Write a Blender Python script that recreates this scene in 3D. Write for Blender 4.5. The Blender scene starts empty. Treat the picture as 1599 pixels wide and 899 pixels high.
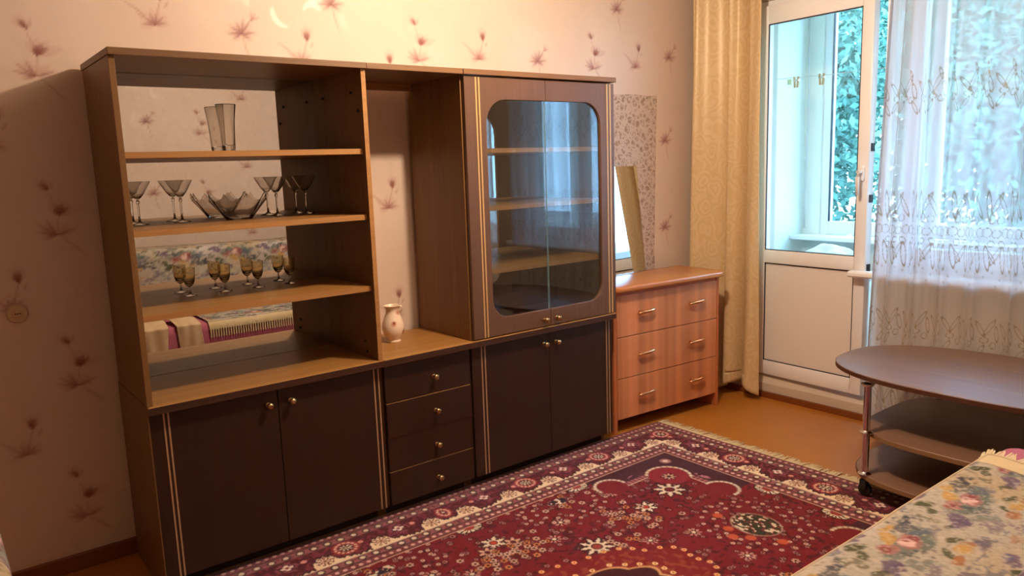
import bpy, bmesh, math, random
import numpy as np
from mathutils import Vector, Matrix

random.seed(7)
RNG = np.random.default_rng(11)
S = bpy.context.scene
COL = S.collection
PI = math.pi

# ------------------------------------------------------------------ camera
F_PX = 1194.5
YAW, PITCH, ROLL = 0.662, 0.158, -0.0342
CAM_POS = Vector((-0.527, -3.0377, 1.4071))


def cam_axes():
    f = Vector((math.sin(YAW) * math.cos(PITCH), math.cos(YAW) * math.cos(PITCH), -math.sin(PITCH)))
    r = Vector((math.cos(YAW), -math.sin(YAW), 0))
    u = r.cross(f)
    c, s = math.cos(ROLL), math.sin(ROLL)
    return c * r + s * u, -s * r + c * u, f


cd = bpy.data.cameras.new('camera')
cam = bpy.data.objects.new('camera', cd)
COL.objects.link(cam)
r_, u_, f_ = cam_axes()
m = Matrix((r_, u_, -f_)).transposed().to_4x4()
m.translation = CAM_POS
cam.matrix_world = m
cd.sensor_width = 36.0
cd.lens = F_PX / 1599.0 * 36.0
cd.clip_start = 0.02
S.camera = cam

# ------------------------------------------------------------------ world, lamps, exposure
SKY_COL, SKY_STR = (0.33, 0.62, 1.0), 15.0
LAMP_POS, LAMP_COL, LAMP_W = (1.35, -1.30, 2.36), (1.0, 0.76, 0.55), 105.0
w = bpy.data.worlds.new('world')
S.world = w
w.use_nodes = True
bg = w.node_tree.nodes['Background']
bg.inputs[0].default_value = (*SKY_COL, 1)
bg.inputs[1].default_value = SKY_STR
ld = bpy.data.lights.new('ceiling_lamp', 'POINT')
ld.color = LAMP_COL
ld.energy = LAMP_W
ld.shadow_soft_size = 0.035
lo = bpy.data.objects.new('ceiling_lamp', ld)
lo.location = LAMP_POS
COL.objects.link(lo)
S.view_settings.view_transform = 'Standard'
S.view_settings.look = 'None'
S.view_settings.exposure = 0.0
S.view_settings.gamma = 1.0
S.view_settings.use_curve_mapping = False


# ------------------------------------------------------------------ helpers
def lin(c):
    """sRGB 0-255 -> linear"""
    out = []
    for v in c:
        v = v / 255.0
        out.append(v / 12.92 if v <= 0.04045 else ((v + 0.055) / 1.055) ** 2.4)
    return tuple(out)


def linA(c):
    return np.array(lin(c))


class NT:
    def __init__(s, name):
        s.m = bpy.data.materials.new(name)
        s.m.use_nodes = True
        s.t = s.m.node_tree
        s.n = s.t.nodes
        s.b = s.n['Principled BSDF']
        s.out = s.n['Material Output']

    def add(s, typ, **kw):
        n = s.n.new(typ)
        for k, v in kw.items():
            setattr(n, k, v)
        return n

    def link(s, a, b):
        s.t.links.new(a, b)

    def val(s, sock, v):
        if isinstance(v, bpy.types.NodeSocket):
            s.link(v, sock)
        else:
            sock.default_value = v

    def math(s, op, a, b=None, clamp=False):
        n = s.add('ShaderNodeMath', operation=op, use_clamp=clamp)
        s.val(n.inputs[0], a)
        if b is not None:
            s.val(n.inputs[1], b)
        return n.outputs[0]

    def mix(s, f, a, b):
        n = s.add('ShaderNodeMix', data_type='RGBA')
        s.val(n.inputs[0], f)
        s.val(n.inputs[6], a if isinstance(a, bpy.types.NodeSocket) else (*a, 1))
        s.val(n.inputs[7], b if isinstance(b, bpy.types.NodeSocket) else (*b, 1))
        return n.outputs[2]

    def ramp(s, f, lo, hi):
        n = s.add('ShaderNodeMapRange')
        s.val(n.inputs[0], f)
        n.inputs[1].default_value = lo
        n.inputs[2].default_value = hi
        return n.outputs[0]

    def noise(s, vec, scale, detail=3.0, rough=0.5, dist=0.0):
        n = s.add('ShaderNodeTexNoise')
        s.link(vec, n.inputs['Vector'])
        n.inputs['Scale'].default_value = scale
        n.inputs['Detail'].default_value = detail
        n.inputs['Roughness'].default_value = rough
        n.inputs['Distortion'].default_value = dist
        return n.outputs[0]

    def mapping(s, vec, loc=(0, 0, 0), rot=(0, 0, 0), scale=(1, 1, 1), typ='POINT'):
        n = s.add('ShaderNodeMapping', vector_type=typ)
        s.link(vec, n.inputs[0])
        n.inputs['Location'].default_value = loc
        n.inputs['Rotation'].default_value = rot
        n.inputs['Scale'].default_value = scale
        return n.outputs[0]

    def bump(s, h, strength=0.2, dist=0.002):
        n = s.add('ShaderNodeBump')
        s.link(h, n.inputs['Height'])
        n.inputs['Strength'].default_value = strength
        n.inputs['Distance'].default_value = dist
        s.link(n.outputs[0], s.b.inputs['Normal'])

    def base(s, col, rough=0.5, metal=0.0, spec=0.5):
        s.val(s.b.inputs['Base Color'], col if isinstance(col, bpy.types.NodeSocket) else (*col, 1))
        s.val(s.b.inputs['Roughness'], rough)
        s.b.inputs['Metallic'].default_value = metal
        s.b.inputs['Specular IOR Level'].default_value = spec


def m_plain(name, col, rough=0.5, metal=0.0, spec=0.5, var=0.08, scale=30.0):
    k = NT(name)
    tc = k.add('ShaderNodeTexCoord').outputs['Object']
    f = k.noise(tc, scale, 4)
    c2 = tuple(max(0, v * (1 - var * 2)) for v in col)
    c1 = tuple(min(1, v * (1 + var)) for v in col)
    k.base(k.mix(f, c2, c1), rough, metal, spec)
    return k.m


def m_wood(name, dark, light, axis='z', rough=0.4, spec=0.5, scale=16.0, stripes=0.0):
    """grain along the given axis"""
    k = NT(name)
    tc = k.add('ShaderNodeTexCoord').outputs['Object']
    sc = {'x': (0.035, 1, 1), 'y': (1, 0.035, 1), 'z': (1, 1, 0.035)}[axis]
    v = k.mapping(tc, scale=sc)
    n1 = k.noise(v, scale, 5, 0.65, 0.4)
    n2 = k.noise(v, scale * 7, 3, 0.6)
    f = k.math('ADD', k.math('MULTIPLY', k.ramp(n1, 0.3, 0.7), 0.62), k.math('MULTIPLY', k.ramp(n2, 0.3, 0.7), 0.38))
    c = k.mix(f, dark, light)
    if stripes:
        v2 = k.mapping(tc, scale=tuple(0.01 if q < 1 else 1 for q in sc))
        n3 = k.noise(v2, 12, 1, 0.4)
        c = k.mix(k.math('MULTIPLY', k.ramp(n3, 0.42, 0.6), stripes), c, tuple(min(1, q * 1.75) for q in light))
    k.base(c, rough, 0, spec)
    k.bump(n2, 0.06, 0.001)
    return k.m


def m_vcol(name, rough=0.9, spec=0.15, bump=0.0, scale=400.0, sheen=0.0):
    k = NT(name)
    a = k.add('ShaderNodeVertexColor', layer_name='pattern').outputs[0]
    k.base(a, rough, 0, spec)
    if sheen:
        k.b.inputs['Sheen Weight'].default_value = sheen
    if bump:
        tc = k.add('ShaderNodeTexCoord').outputs['Object']
        k.bump(k.noise(tc, scale, 3), bump, 0.004)
    return k.m


def m_pane(name, tint=(1, 1, 1), ior=1.5, rough=0.0):
    """flat pane: clear with a Fresnel reflection"""
    k = NT(name)
    k.n.remove(k.b)
    tr = k.add('ShaderNodeBsdfTransparent')
    tr.inputs[0].default_value = (*tint, 1)
    gl = k.add('ShaderNodeBsdfGlossy')
    gl.inputs['Roughness'].default_value = rough
    fr = k.add('ShaderNodeFresnel')
    # same reflectance on both faces of the thin pane
    bf = k.add('ShaderNodeNewGeometry').outputs['Backfacing']
    k.link(k.math('ADD', k.math('MULTIPLY', bf, 1.0 / ior - ior), ior), fr.inputs[0])
    mx = k.add('ShaderNodeMixShader')
    k.link(fr.outputs[0], mx.inputs[0])
    k.link(tr.outputs[0], mx.inputs[1])
    k.link(gl.outputs[0], mx.inputs[2])
    k.link(mx.outputs[0], k.out.inputs[0])
    return k.m


def m_glass(name, col, rough=0.0, ior=1.5):
    k = NT(name)
    k.n.remove(k.b)
    g = k.add('ShaderNodeBsdfGlass')
    g.inputs['Color'].default_value = (*col, 1)
    g.inputs['Roughness'].default_value = rough
    g.inputs['IOR'].default_value = ior
    k.link(g.outputs[0], k.out.inputs[0])
    return k.m


def m_metal(name, col, rough=0.25):
    return m_plain(name, col, rough, 1.0, 0.5, 0.05, 60)


# ---- meshes
def new_bm():
    return bmesh.new()


def bx(bm, x0, x1, y0, y1, z0, z1, bev=0.0):
    vs = [bm.verts.new((x, y, z)) for z in (z0, z1) for y in (y0, y1) for x in (x0, x1)]
    idx = [(0, 2, 3, 1), (4, 5, 7, 6), (0, 1, 5, 4), (2, 6, 7, 3), (0, 4, 6, 2), (1, 3, 7, 5)]
    fs = [bm.faces.new([vs[i] for i in q]) for q in idx]
    if bev > 0:
        es = set()
        for f in fs:
            es.update(f.edges)
        bmesh.ops.bevel(bm, geom=list(es), offset=bev, segments=2, affect='EDGES', profile=0.5)
    return bm


def box(x0, x1, y0, y1, z0, z1, bev=0.0):
    return bx(new_bm(), x0, x1, y0, y1, z0, z1, bev)


def prism(bm, pts, axis, a, b, bev=0.0):
    """extrude a closed 2-D outline; axis = the missing one"""
    def P(p, t):
        return {'x': (t, p[0], p[1]), 'y': (p[0], t, p[1]), 'z': (p[0], p[1], t)}[axis]
    v0 = [bm.verts.new(P(p, a)) for p in pts]
    v1 = [bm.verts.new(P(p, b)) for p in pts]
    n = len(pts)
    f0 = bm.faces.new(v0)
    f1 = bm.faces.new(v1[::-1])
    for i in range(n):
        j = (i + 1) % n
        bm.faces.new((v0[j], v0[i], v1[i], v1[j]))
    bmesh.ops.recalc_face_normals(bm, faces=bm.faces[:])
    if bev > 0:
        bmesh.ops.bevel(bm, geom=list(f0.edges) + list(f1.edges), offset=bev, segments=3, affect='EDGES', profile=0.5)
    return bm


def lathe(bm, prof, n=24, c=(0, 0, 0), closed=False, axis='z'):
    rings = []
    for r, h in prof:
        ring = []
        for i in range(n):
            a = 2 * PI * i / n
            x, y = r * math.cos(a), r * math.sin(a)
            p = (x, y, h) if axis == 'z' else ((x, -h, y) if axis == '-y' else (h, x, y))
            ring.append(bm.verts.new((p[0] + c[0], p[1] + c[1], p[2] + c[2])))
        rings.append(ring)
    pairs = list(zip(rings[:-1], rings[1:]))
    if closed:
        pairs.append((rings[-1], rings[0]))
    for a, b in pairs:
        for i in range(n):
            j = (i + 1) % n
            bm.faces.new((a[i], a[j], b[j], b[i]))
    if not closed:
        if prof[0][0] > 1e-5:
            bm.faces.new(rings[0][::-1])
        if prof[-1][0] > 1e-5:
            bm.faces.new(rings[-1])
    bmesh.ops.remove_doubles(bm, verts=bm.verts[:], dist=1e-6)
    bmesh.ops.recalc_face_normals(bm, faces=bm.faces[:])
    return bm


def tube(bm, pts, r, n=10):
    pts = [Vector(p) for p in pts]
    rings = []
    for i, p in enumerate(pts):
        d = (pts[min(i + 1, len(pts) - 1)] - pts[max(i - 1, 0)]).normalized()
        up = Vector((0, 0, 1)) if abs(d.z) < 0.9 else Vector((1, 0, 0))
        a = d.cross(up).normalized()
        b = d.cross(a)
        rr = r[i] if isinstance(r, (list, tuple)) else r
        rings.append([bm.verts.new(p + rr * (math.cos(2 * PI * k / n) * a + math.sin(2 * PI * k / n) * b)) for k in range(n)])
    for a, b in zip(rings[:-1], rings[1:]):
        for k in range(n):
            j = (k + 1) % n
            bm.faces.new((a[k], a[j], b[j], b[k]))
    bm.faces.new(rings[0][::-1])
    bm.faces.new(rings[-1])
    bmesh.ops.recalc_face_normals(bm, faces=bm.faces[:])
    return bm


def obj(name, bm, mat, parent=None, smooth=False, loc=None, rot=None):
    me = bpy.data.meshes.new(name)
    bm.to_mesh(me)
    bm.free()
    me.materials.append(mat)
    if smooth:
        me.polygons.foreach_set('use_smooth', [True] * len(me.polygons))
        if smooth == 'auto':
            me.set_sharp_from_angle(angle=math.radians(40))
    o = bpy.data.objects.new(name, me)
    COL.objects.link(o)
    if parent is not None:
        o.parent = parent
    if loc:
        o.location = loc
    if rot:
        o.rotation_euler = rot
    return o


def grid_obj(name, P, mat, parent=None, col=None, closed=False, attr=None, uv=False):
    """P: (n, m, 3) array of points -> one mesh; col: (n, m, 3) linear colours"""
    n, m_ = P.shape[:2]
    idx = np.arange(n * m_).reshape(n, m_)
    q = np.stack([idx[:-1, :-1], idx[1:, :-1], idx[1:, 1:], idx[:-1, 1:]], -1).reshape(-1, 4)
    me = bpy.data.meshes.new(name)
    me.vertices.add(n * m_)
    me.vertices.foreach_set('co', P.astype(np.float32).ravel())
    me.loops.add(q.size)
    me.loops.foreach_set('vertex_index', q.astype(np.int32).ravel())
    me.polygons.add(len(q))
    me.polygons.foreach_set('loop_start', np.arange(0, q.size, 4, dtype=np.int32))
    me.polygons.foreach_set('use_smooth', np.ones(len(q), dtype=bool))
    me.update(calc_edges=True)
    if col is not None:
        a = me.color_attributes.new('pattern', 'FLOAT_COLOR', 'POINT')
        c4 = np.ones((n * m_, 4), np.float32)
        c4[:, :3] = col.reshape(-1, 3)
        a.data.foreach_set('color', c4.ravel())
    me.materials.append(mat)
    me.validate()
    o = bpy.data.objects.new(name, me)
    COL.objects.link(o)
    if parent is not None:
        o.parent = parent
    return o


def thing(name, label, cat, loc=(0, 0, 0), rotz=0, group=None):
    o = bpy.data.objects.new(name, None)
    o.empty_display_size = 0.05
    COL.objects.link(o)
    o.location = loc
    o.rotation_euler = (0, 0, rotz)
    o['label'] = label
    o['category'] = cat
    if group:
        o['group'] = group
    return o


def tag(o, label, cat, group=None, kind=None):
    o['label'] = label
    o['category'] = cat
    if group:
        o['group'] = group
    if kind:
        o['kind'] = kind
    return o


def struct(o, label, cat):
    o['kind'] = 'structure'
    o['label'] = label
    o['category'] = cat
    return o


def dup(root, loc, rotz=0, label=None, group=None):
    r = root.copy()
    COL.objects.link(r)
    r.location = loc
    r.rotation_euler = (0, 0, rotz)
    if label:
        r['label'] = label
    if group:
        r['group'] = group
    for ch in list(root.children):
        c = ch.copy()
        COL.objects.link(c)
        c.parent = r
        for g in list(ch.children):
            d = g.copy()
            COL.objects.link(d)
            d.parent = c
    return r


# ---- numpy painting
def vnoise(u, v, scale, seed=0, oct=1):
    out = np.zeros(np.broadcast(u, v).shape)
    amp, tot = 1.0, 0.0
    for o in range(oct):
        rg = np.random.default_rng(seed + o)
        N = 64
        L = rg.random((N, N))
        x, y = np.asarray(u) * scale, np.asarray(v) * scale
        xi, yi = np.floor(x).astype(int), np.floor(y).astype(int)
        fx, fy = x - xi, y - yi
        fx, fy = fx * fx * (3 - 2 * fx), fy * fy * (3 - 2 * fy)
        a = L[xi % N, yi % N] * (1 - fx) + L[(xi + 1) % N, yi % N] * fx
        b = L[xi % N, (yi + 1) % N] * (1 - fx) + L[(xi + 1) % N, (yi + 1) % N] * fx
        out += amp * (a * (1 - fy) + b * fy)
        tot += amp
        amp *= 0.5
        scale *= 2
    return out / tot


def paint(C, mask, col, a=1.0):
    """blend a colour (0-255 sRGB) where mask (0..1)"""
    k = np.clip(mask, 0, 1)[..., None] * a
    C[...] = C * (1 - k) + linA(col) * k


def ell(u, v, cu, cv, ru, rv, ang=0.0, soft=0.25):
    c, s = math.cos(ang), math.sin(ang)
    du, dv = u - cu, v - cv
    a = (c * du + s * dv) / ru
    b = (-s * du + c * dv) / rv
    d = np.sqrt(a * a + b * b)
    return np.clip((1 - d) / soft + 0.5, 0, 1)


# ------------------------------------------------------------------ materials
M = {}
M['dark'] = m_wood('dark_wenge', lin((42, 23, 13)), lin((56, 32, 20)), 'z', 0.42, 0.4, 18)
M['darkx'] = m_wood('dark_wenge_edge', lin((50, 29, 20)), lin((70, 42, 28)), 'x', 0.45, 0.4, 18)
M['walnut'] = m_wood('walnut_upright', lin((104, 71, 36)), lin((132, 95, 52)), 'z', 0.45, 0.4, 22)
M['walnutx'] = m_wood('walnut_shelf', lin((132, 89, 42)), lin((170, 123, 66)), 'x', 0.4, 0.4, 22)
M['edge'] = m_wood('light_edge_band', lin((146, 100, 54)), lin((180, 132, 78)), 'x', 0.4, 0.4, 20)
M['topedge'] = m_wood('brown_top_board', lin((104, 74, 48)), lin((132, 98, 64)), 'x', 0.42, 0.4, 20)
M['gdoor'] = m_wood('glazed_door_wood', lin((84, 58, 42)), lin((108, 78, 56)), 'z', 0.4, 0.45, 20)
M['gold'] = m_plain('gold_inlay', lin((214, 172, 110)), 0.35, 0.2, 0.5, 0.05, 40)
M['inlay'] = m_plain('dull_inlay', lin((176, 138, 104)), 0.4, 0.1, 0.5, 0.05, 40)
M['brass'] = m_metal('antique_brass', lin((176, 146, 104)), 0.3)
M['black'] = m_plain('black_plastic', (0.012, 0.012, 0.013), 0.5)
M['plinth'] = m_plain('plinth_dark', lin((34, 24, 20)), 0.6)
M['dresser'] = m_wood('alder_front', lin((176, 108, 68)), lin((198, 130, 88)), 'z', 0.36, 0.45, 14, 0.35)
M['dressertop'] = m_wood('alder_top', lin((180, 110, 58)), lin((196, 128, 72)), 'x', 0.26, 0.5, 14)
M['dresserside'] = m_wood('alder_side', lin((176, 96, 52)), lin((198, 118, 70)), 'z', 0.38, 0.45, 14)
M['copper'] = m_metal('copper_handle', lin((226, 176, 130)), 0.28)
M['table'] = m_wood('table_laminate', lin((108, 78, 60)), lin((136, 104, 84)), 'y', 0.38, 0.5, 10)
M['tableedge'] = m_plain('table_edge', lin((84, 52, 36)), 0.4)
M['tableshelf'] = m_plain('table_shelf_edge', lin((140, 106, 70)), 0.45)
M['chrome'] = m_metal('chrome', (0.78, 0.75, 0.72), 0.12)
M['pvc'] = m_plain('white_pvc', lin((246, 244, 243)), 0.32, 0, 0.5, 0.01)
M['pvcpanel'] = m_plain('door_panel', lin((236, 228, 220)), 0.4, 0, 0.5, 0.015, 4)
M['gasket'] = m_plain('black_gasket', (0.02, 0.022, 0.03), 0.6)
M['balwall'] = m_plain('balcony_white', lin((240, 242, 232)), 0.7, 0, 0.3, 0.02, 3)
M['plaster'] = m_plain('painted_plaster', lin((206, 190, 170)), 0.75, 0, 0.3, 0.03, 8)
M['ceiling'] = m_plain('ceiling_white', lin((205, 198, 188)), 0.9, 0, 0.2, 0.02, 3)
M['skirt'] = m_plain('skirting_paint', lin((128, 68, 30)), 0.4, 0, 0.5, 0.1, 12)
M['mirror'] = m_metal('mirror_silver', (0.66, 0.69, 0.70), 0.0)
M['mback'] = m_plain('fibreboard', lin((90, 66, 46)), 0.8)
M['gedge'] = m_plain('polished_glass_edge', lin((120, 148, 152)), 0.2)
M['cabglass'] = m_pane('cabinet_glass', (0.86, 0.90, 0.90), 2.0)
M['winglass'] = m_pane('window_glass', (0.97, 1.0, 1.0), 1.45)
M['crystal'] = m_glass('smoky_crystal', (0.96, 0.95, 0.93))
M['smoke'] = m_glass('smoky_glass', (0.955, 0.945, 0.935))
M['amber'] = m_glass('amber_glass', (0.955, 0.91, 0.79))
M['pins'] = m_plain('clothespin_wood', lin((190, 150, 96)), 0.6)
M['pinyel'] = m_plain('yellow_peg', lin((232, 226, 170)), 0.5)
M['bag'] = m_plain('white_bag', (0.85, 0.86, 0.84), 0.5)
M['cord'] = m_plain('white_cord', (0.6, 0.6, 0.58), 0.6)
M['pink'] = m_plain('pink_upholstery', lin((186, 104, 124)), 0.85, 0, 0.2, 0.06, 60)
M['beige'] = m_plain('beige_satin', lin((214, 182, 142)), 0.45, 0, 0.4, 0.06, 20)
M['sofa'] = m_plain('sofa_base', lin((70, 40, 30)), 0.8)
M['fringe'] = m_plain('cream_fringe', lin((226, 206, 164)), 0.9, 0, 0.1, 0.1, 90)
M['outlet'] = m_plain('outlet_plastic', lin((206, 176, 138)), 0.4)
M['bark'] = m_plain('bark', lin((90, 74, 60)), 0.9)
M['leaf'] = m_plain('tree_leaf', lin((104, 150, 132)), 0.7, 0, 0.3, 0.3, 2)
M['ground'] = m_plain('ground_grass', lin((92, 116, 70)), 0.95, 0, 0.1, 0.2, 1)


def m_floor():
    k = NT('painted_floor')
    g = k.add('ShaderNodeNewGeometry').outputs['Position']
    n = k.noise(g, 1.6, 4, 0.6)
    n2 = k.noise(g, 22, 3, 0.6)
    c = k.mix(k.ramp(n, 0.3, 0.7), lin((168, 106, 40)), lin((186, 120, 48)))
    c = k.mix(k.math('MULTIPLY', k.ramp(n2, 0.5, 0.75), 0.2), c, lin((140, 76, 28)))
    k.base(c, 0.32, 0, 0.45)
    k.bump(n2, 0.05, 0.002)
    return k.m


def m_wallpaper():
    """pale pink paper; printed sprigs come from the vertex pattern, its alpha marks the satin scrolls"""
    k = NT('wallpaper')
    vc = k.add('ShaderNodeVertexColor', layer_name='pattern')
    pos = k.add('ShaderNodeNewGeometry').outputs['Position']
    sat = k.math('SUBTRACT', 1.0, vc.outputs[1])
    k.base(vc.outputs[0], k.math('SUBTRACT', 0.58, k.math('MULTIPLY', sat, 0.2)), 0, 0.4)
    k.bump(k.noise(pos, 260, 2), 0.12, 0.001)
    return k.m


def m_patch():
    k = NT('old_leaf_wallpaper')
    pos = k.add('ShaderNodeTexCoord').outputs['Object']
    v = k.add('ShaderNodeTexVoronoi', feature='DISTANCE_TO_EDGE')
    k.link(k.mapping(pos, rot=(0, 0.6, 0), scale=(1, 1, 1)), v.inputs['Vector'])
    v.inputs['Scale'].default_value = 24
    n = k.noise(pos, 46, 3, 0.6, 1.2)
    a = k.math('MULTIPLY', k.ramp(v.outputs['Distance'], 0.06, 0.16), k.ramp(n, 0.42, 0.56))
    c = k.mix(a, lin((196, 172, 154)), lin((150, 124, 104)))
    k.base(c, 0.7, 0, 0.3)
    return k.m


def m_damask():
    k = NT('gold_damask')
    k.n.remove(k.b)
    pos = k.add('ShaderNodeTexCoord').outputs['Object']
    v = k.add('ShaderNodeTexVoronoi', feature='F1')
    d = k.noise(pos, 7, 2)
    mv = k.add('ShaderNodeVectorMath', operation='ADD')
    k.link(k.mapping(pos, scale=(1, 1, 0.8)), mv.inputs[0])
    cb = k.add('ShaderNodeCombineXYZ')
    k.link(k.math('MULTIPLY', d, 0.12), cb.inputs[1])
    k.link(k.math('MULTIPLY', d, 0.1), cb.inputs[2])
    k.link(cb.outputs[0], mv.inputs[1])
    k.link(mv.outputs[0], v.inputs['Vector'])
    v.inputs['Scale'].default_value = 11
    ring = k.math('SINE', k.math('MULTIPLY', v.outputs['Distance'], 26))
    c = k.mix(k.math('MULTIPLY', k.ramp(ring, -0.2, 0.5), 0.75), lin((230, 200, 148)), lin((240, 214, 170)))
    df = k.add('ShaderNodeBsdfDiffuse')
    k.link(c, df.inputs[0])
    tl = k.add('ShaderNodeBsdfTranslucent')
    tl.inputs[0].default_value = (0.62, 0.5, 0.36, 1)
    gs = k.add('ShaderNodeBsdfGlossy')
    gs.inputs['Roughness'].default_value = 0.4
    gs.inputs[0].default_value = (1, 0.9, 0.7, 1)
    m1 = k.add('ShaderNodeMixShader')
    m1.inputs[0].default_value = 0.22
    k.link(df.outputs[0], m1.inputs[1])
    k.link(tl.outputs[0], m1.inputs[2])
    m2 = k.add('ShaderNodeMixShader')
    m2.inputs[0].default_value = 0.06
    k.link(m1.outputs[0], m2.inputs[1])
    k.link(gs.outputs[0], m2.inputs[2])
    k.link(m2.outputs[0], k.out.inputs[0])
    return k.m


def m_tulle():
    """sheer organza; vertex attribute 'pattern': r = thread density, g = embroidery"""
    k = NT('white_tulle')
    k.n.remove(k.b)
    a = k.add('ShaderNodeVertexColor', layer_name='pattern').outputs[0]
    sep = k.add('ShaderNodeSeparateColor')
    k.link(a, sep.inputs[0])
    emb = sep.outputs[1]
    c = k.mix(emb, lin((232, 226, 218)), lin((206, 178, 132)))
    df = k.add('ShaderNodeBsdfDiffuse')
    k.link(c, df.inputs[0])
    tl = k.add('ShaderNodeBsdfTranslucent')
    k.link(k.mix(emb, lin((204, 206, 216)), lin((56, 52, 48))), tl.inputs[0])
    gs = k.add('ShaderNodeBsdfGlossy')
    gs.inputs['Roughness'].default_value = 0.35
    m1 = k.add('ShaderNodeMixShader')
    m1.inputs[0].default_value = 0.50
    k.link(df.outputs[0], m1.inputs[1])
    k.link(tl.outputs[0], m1.inputs[2])
    m3 = k.add('ShaderNodeMixShader')
    k.link(k.math('MULTIPLY', emb, 0.12), m3.inputs[0])
    k.link(m1.outputs[0], m3.inputs[1])
    k.link(gs.outputs[0], m3.inputs[2])
    tr = k.add('ShaderNodeBsdfTransparent')
    m2 = k.add('ShaderNodeMixShader')
    k.link(sep.outputs[0], m2.inputs[0])
    k.link(tr.outputs[0], m2.inputs[1])
    k.link(m3.outputs[0], m2.inputs[2])
    k.link(m2.outputs[0], k.out.inputs[0])
    return k.m


def m_porcelain():
    k = NT('flowered_porcelain')
    tc = k.add('ShaderNodeTexCoord').outputs['Object']
    c = lin((236, 214, 190))
    col = None
    base = k.mix(k.noise(tc, 6, 2), lin((240, 220, 198)), lin((228, 204, 178)))
    for (x, y, z, r, cc) in [(-.02, -.043, .085, .011, (190, 120, 96)), (.03, -.036, .045, .012, (186, 112, 92)), (.012, -.026, .128, .010, (196, 128, 104)),
                             (-.016, -.04, .088, .005, (140, 60, 52)), (.034, -.034, .048, .005, (140, 60, 52)), (.044, .0, .075, .012, (176, 150, 110)), (.034, -.02, .142, .009, (216, 150, 100))]:
        v = k.mapping(tc, (x, y, z), (0, 0, 0), (r, r, r), 'TEXTURE')
        ln = k.add('ShaderNodeVectorMath', operation='LENGTH')
        k.link(v, ln.inputs[0])
        mr = k.add('ShaderNodeMapRange')
        k.link(ln.outputs['Value'], mr.inputs[0])
        mr.inputs[1].default_value = 1.5
        mr.inputs[2].default_value = 0.4
        base = k.mix(mr.outputs[0], base, lin(cc))
    k.base(base, 0.22, 0, 0.5)
    return k.m


M['floor'] = m_floor()
M['wp'] = m_wallpaper()
M['wpplain'] = m_plain('wallpaper_plain', lin((212, 190, 178)), 0.6, 0, 0.4, 0.03, 6)
M['patch'] = m_patch()
M['damask'] = m_damask()
M['tulle'] = m_tulle()
M['porcelain'] = m_porcelain()
M['rug'] = m_vcol('rug_pile', 0.95, 0.1, 0.5, 300, 0.2)
M['cover'] = m_vcol('floral_jacquard', 0.85, 0.2, 0.3, 500)

# ------------------------------------------------------------------ room shell
XL, XW, YB, YO, HC = -2.3, 3.40, 0.03, -3.25, 2.55
WY0, WY1, WZ0, WZ1 = -1.19, -2.62, 0.84, 2.27          # room window opening
DY0, DY1, DZ1 = -0.36, -1.108, 2.27                      # balcony door opening
struct(obj('floor', box(XL - .1, XW + .2, YO - .1, YB + .1, -0.1, 0), M['floor']), 'orange-brown painted floor', 'floor')
struct(obj('ceiling', box(XL - .1, XW + .1, YO - .1, YB + .1, HC, HC + .1), M['ceiling']), 'white ceiling above the room', 'ceiling')
wback = struct(obj('wall_back', box(XL - .1, XW + .2, YB, YB + .1, 0, HC), M['plaster']), 'wallpapered wall with magnolia sprigs behind the wall unit', 'wall')
wopp = struct(obj('wall_opposite', box(XL - .1, XW + .2, YO - .1, YO, 0, HC), M['plaster']), 'wallpapered wall behind the sofa', 'wall')
struct(obj('wall_left', box(XL - .1, XL, YO, YB, 0, HC), M['wpplain']), 'wallpapered wall at the left end of the room', 'wall')


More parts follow.
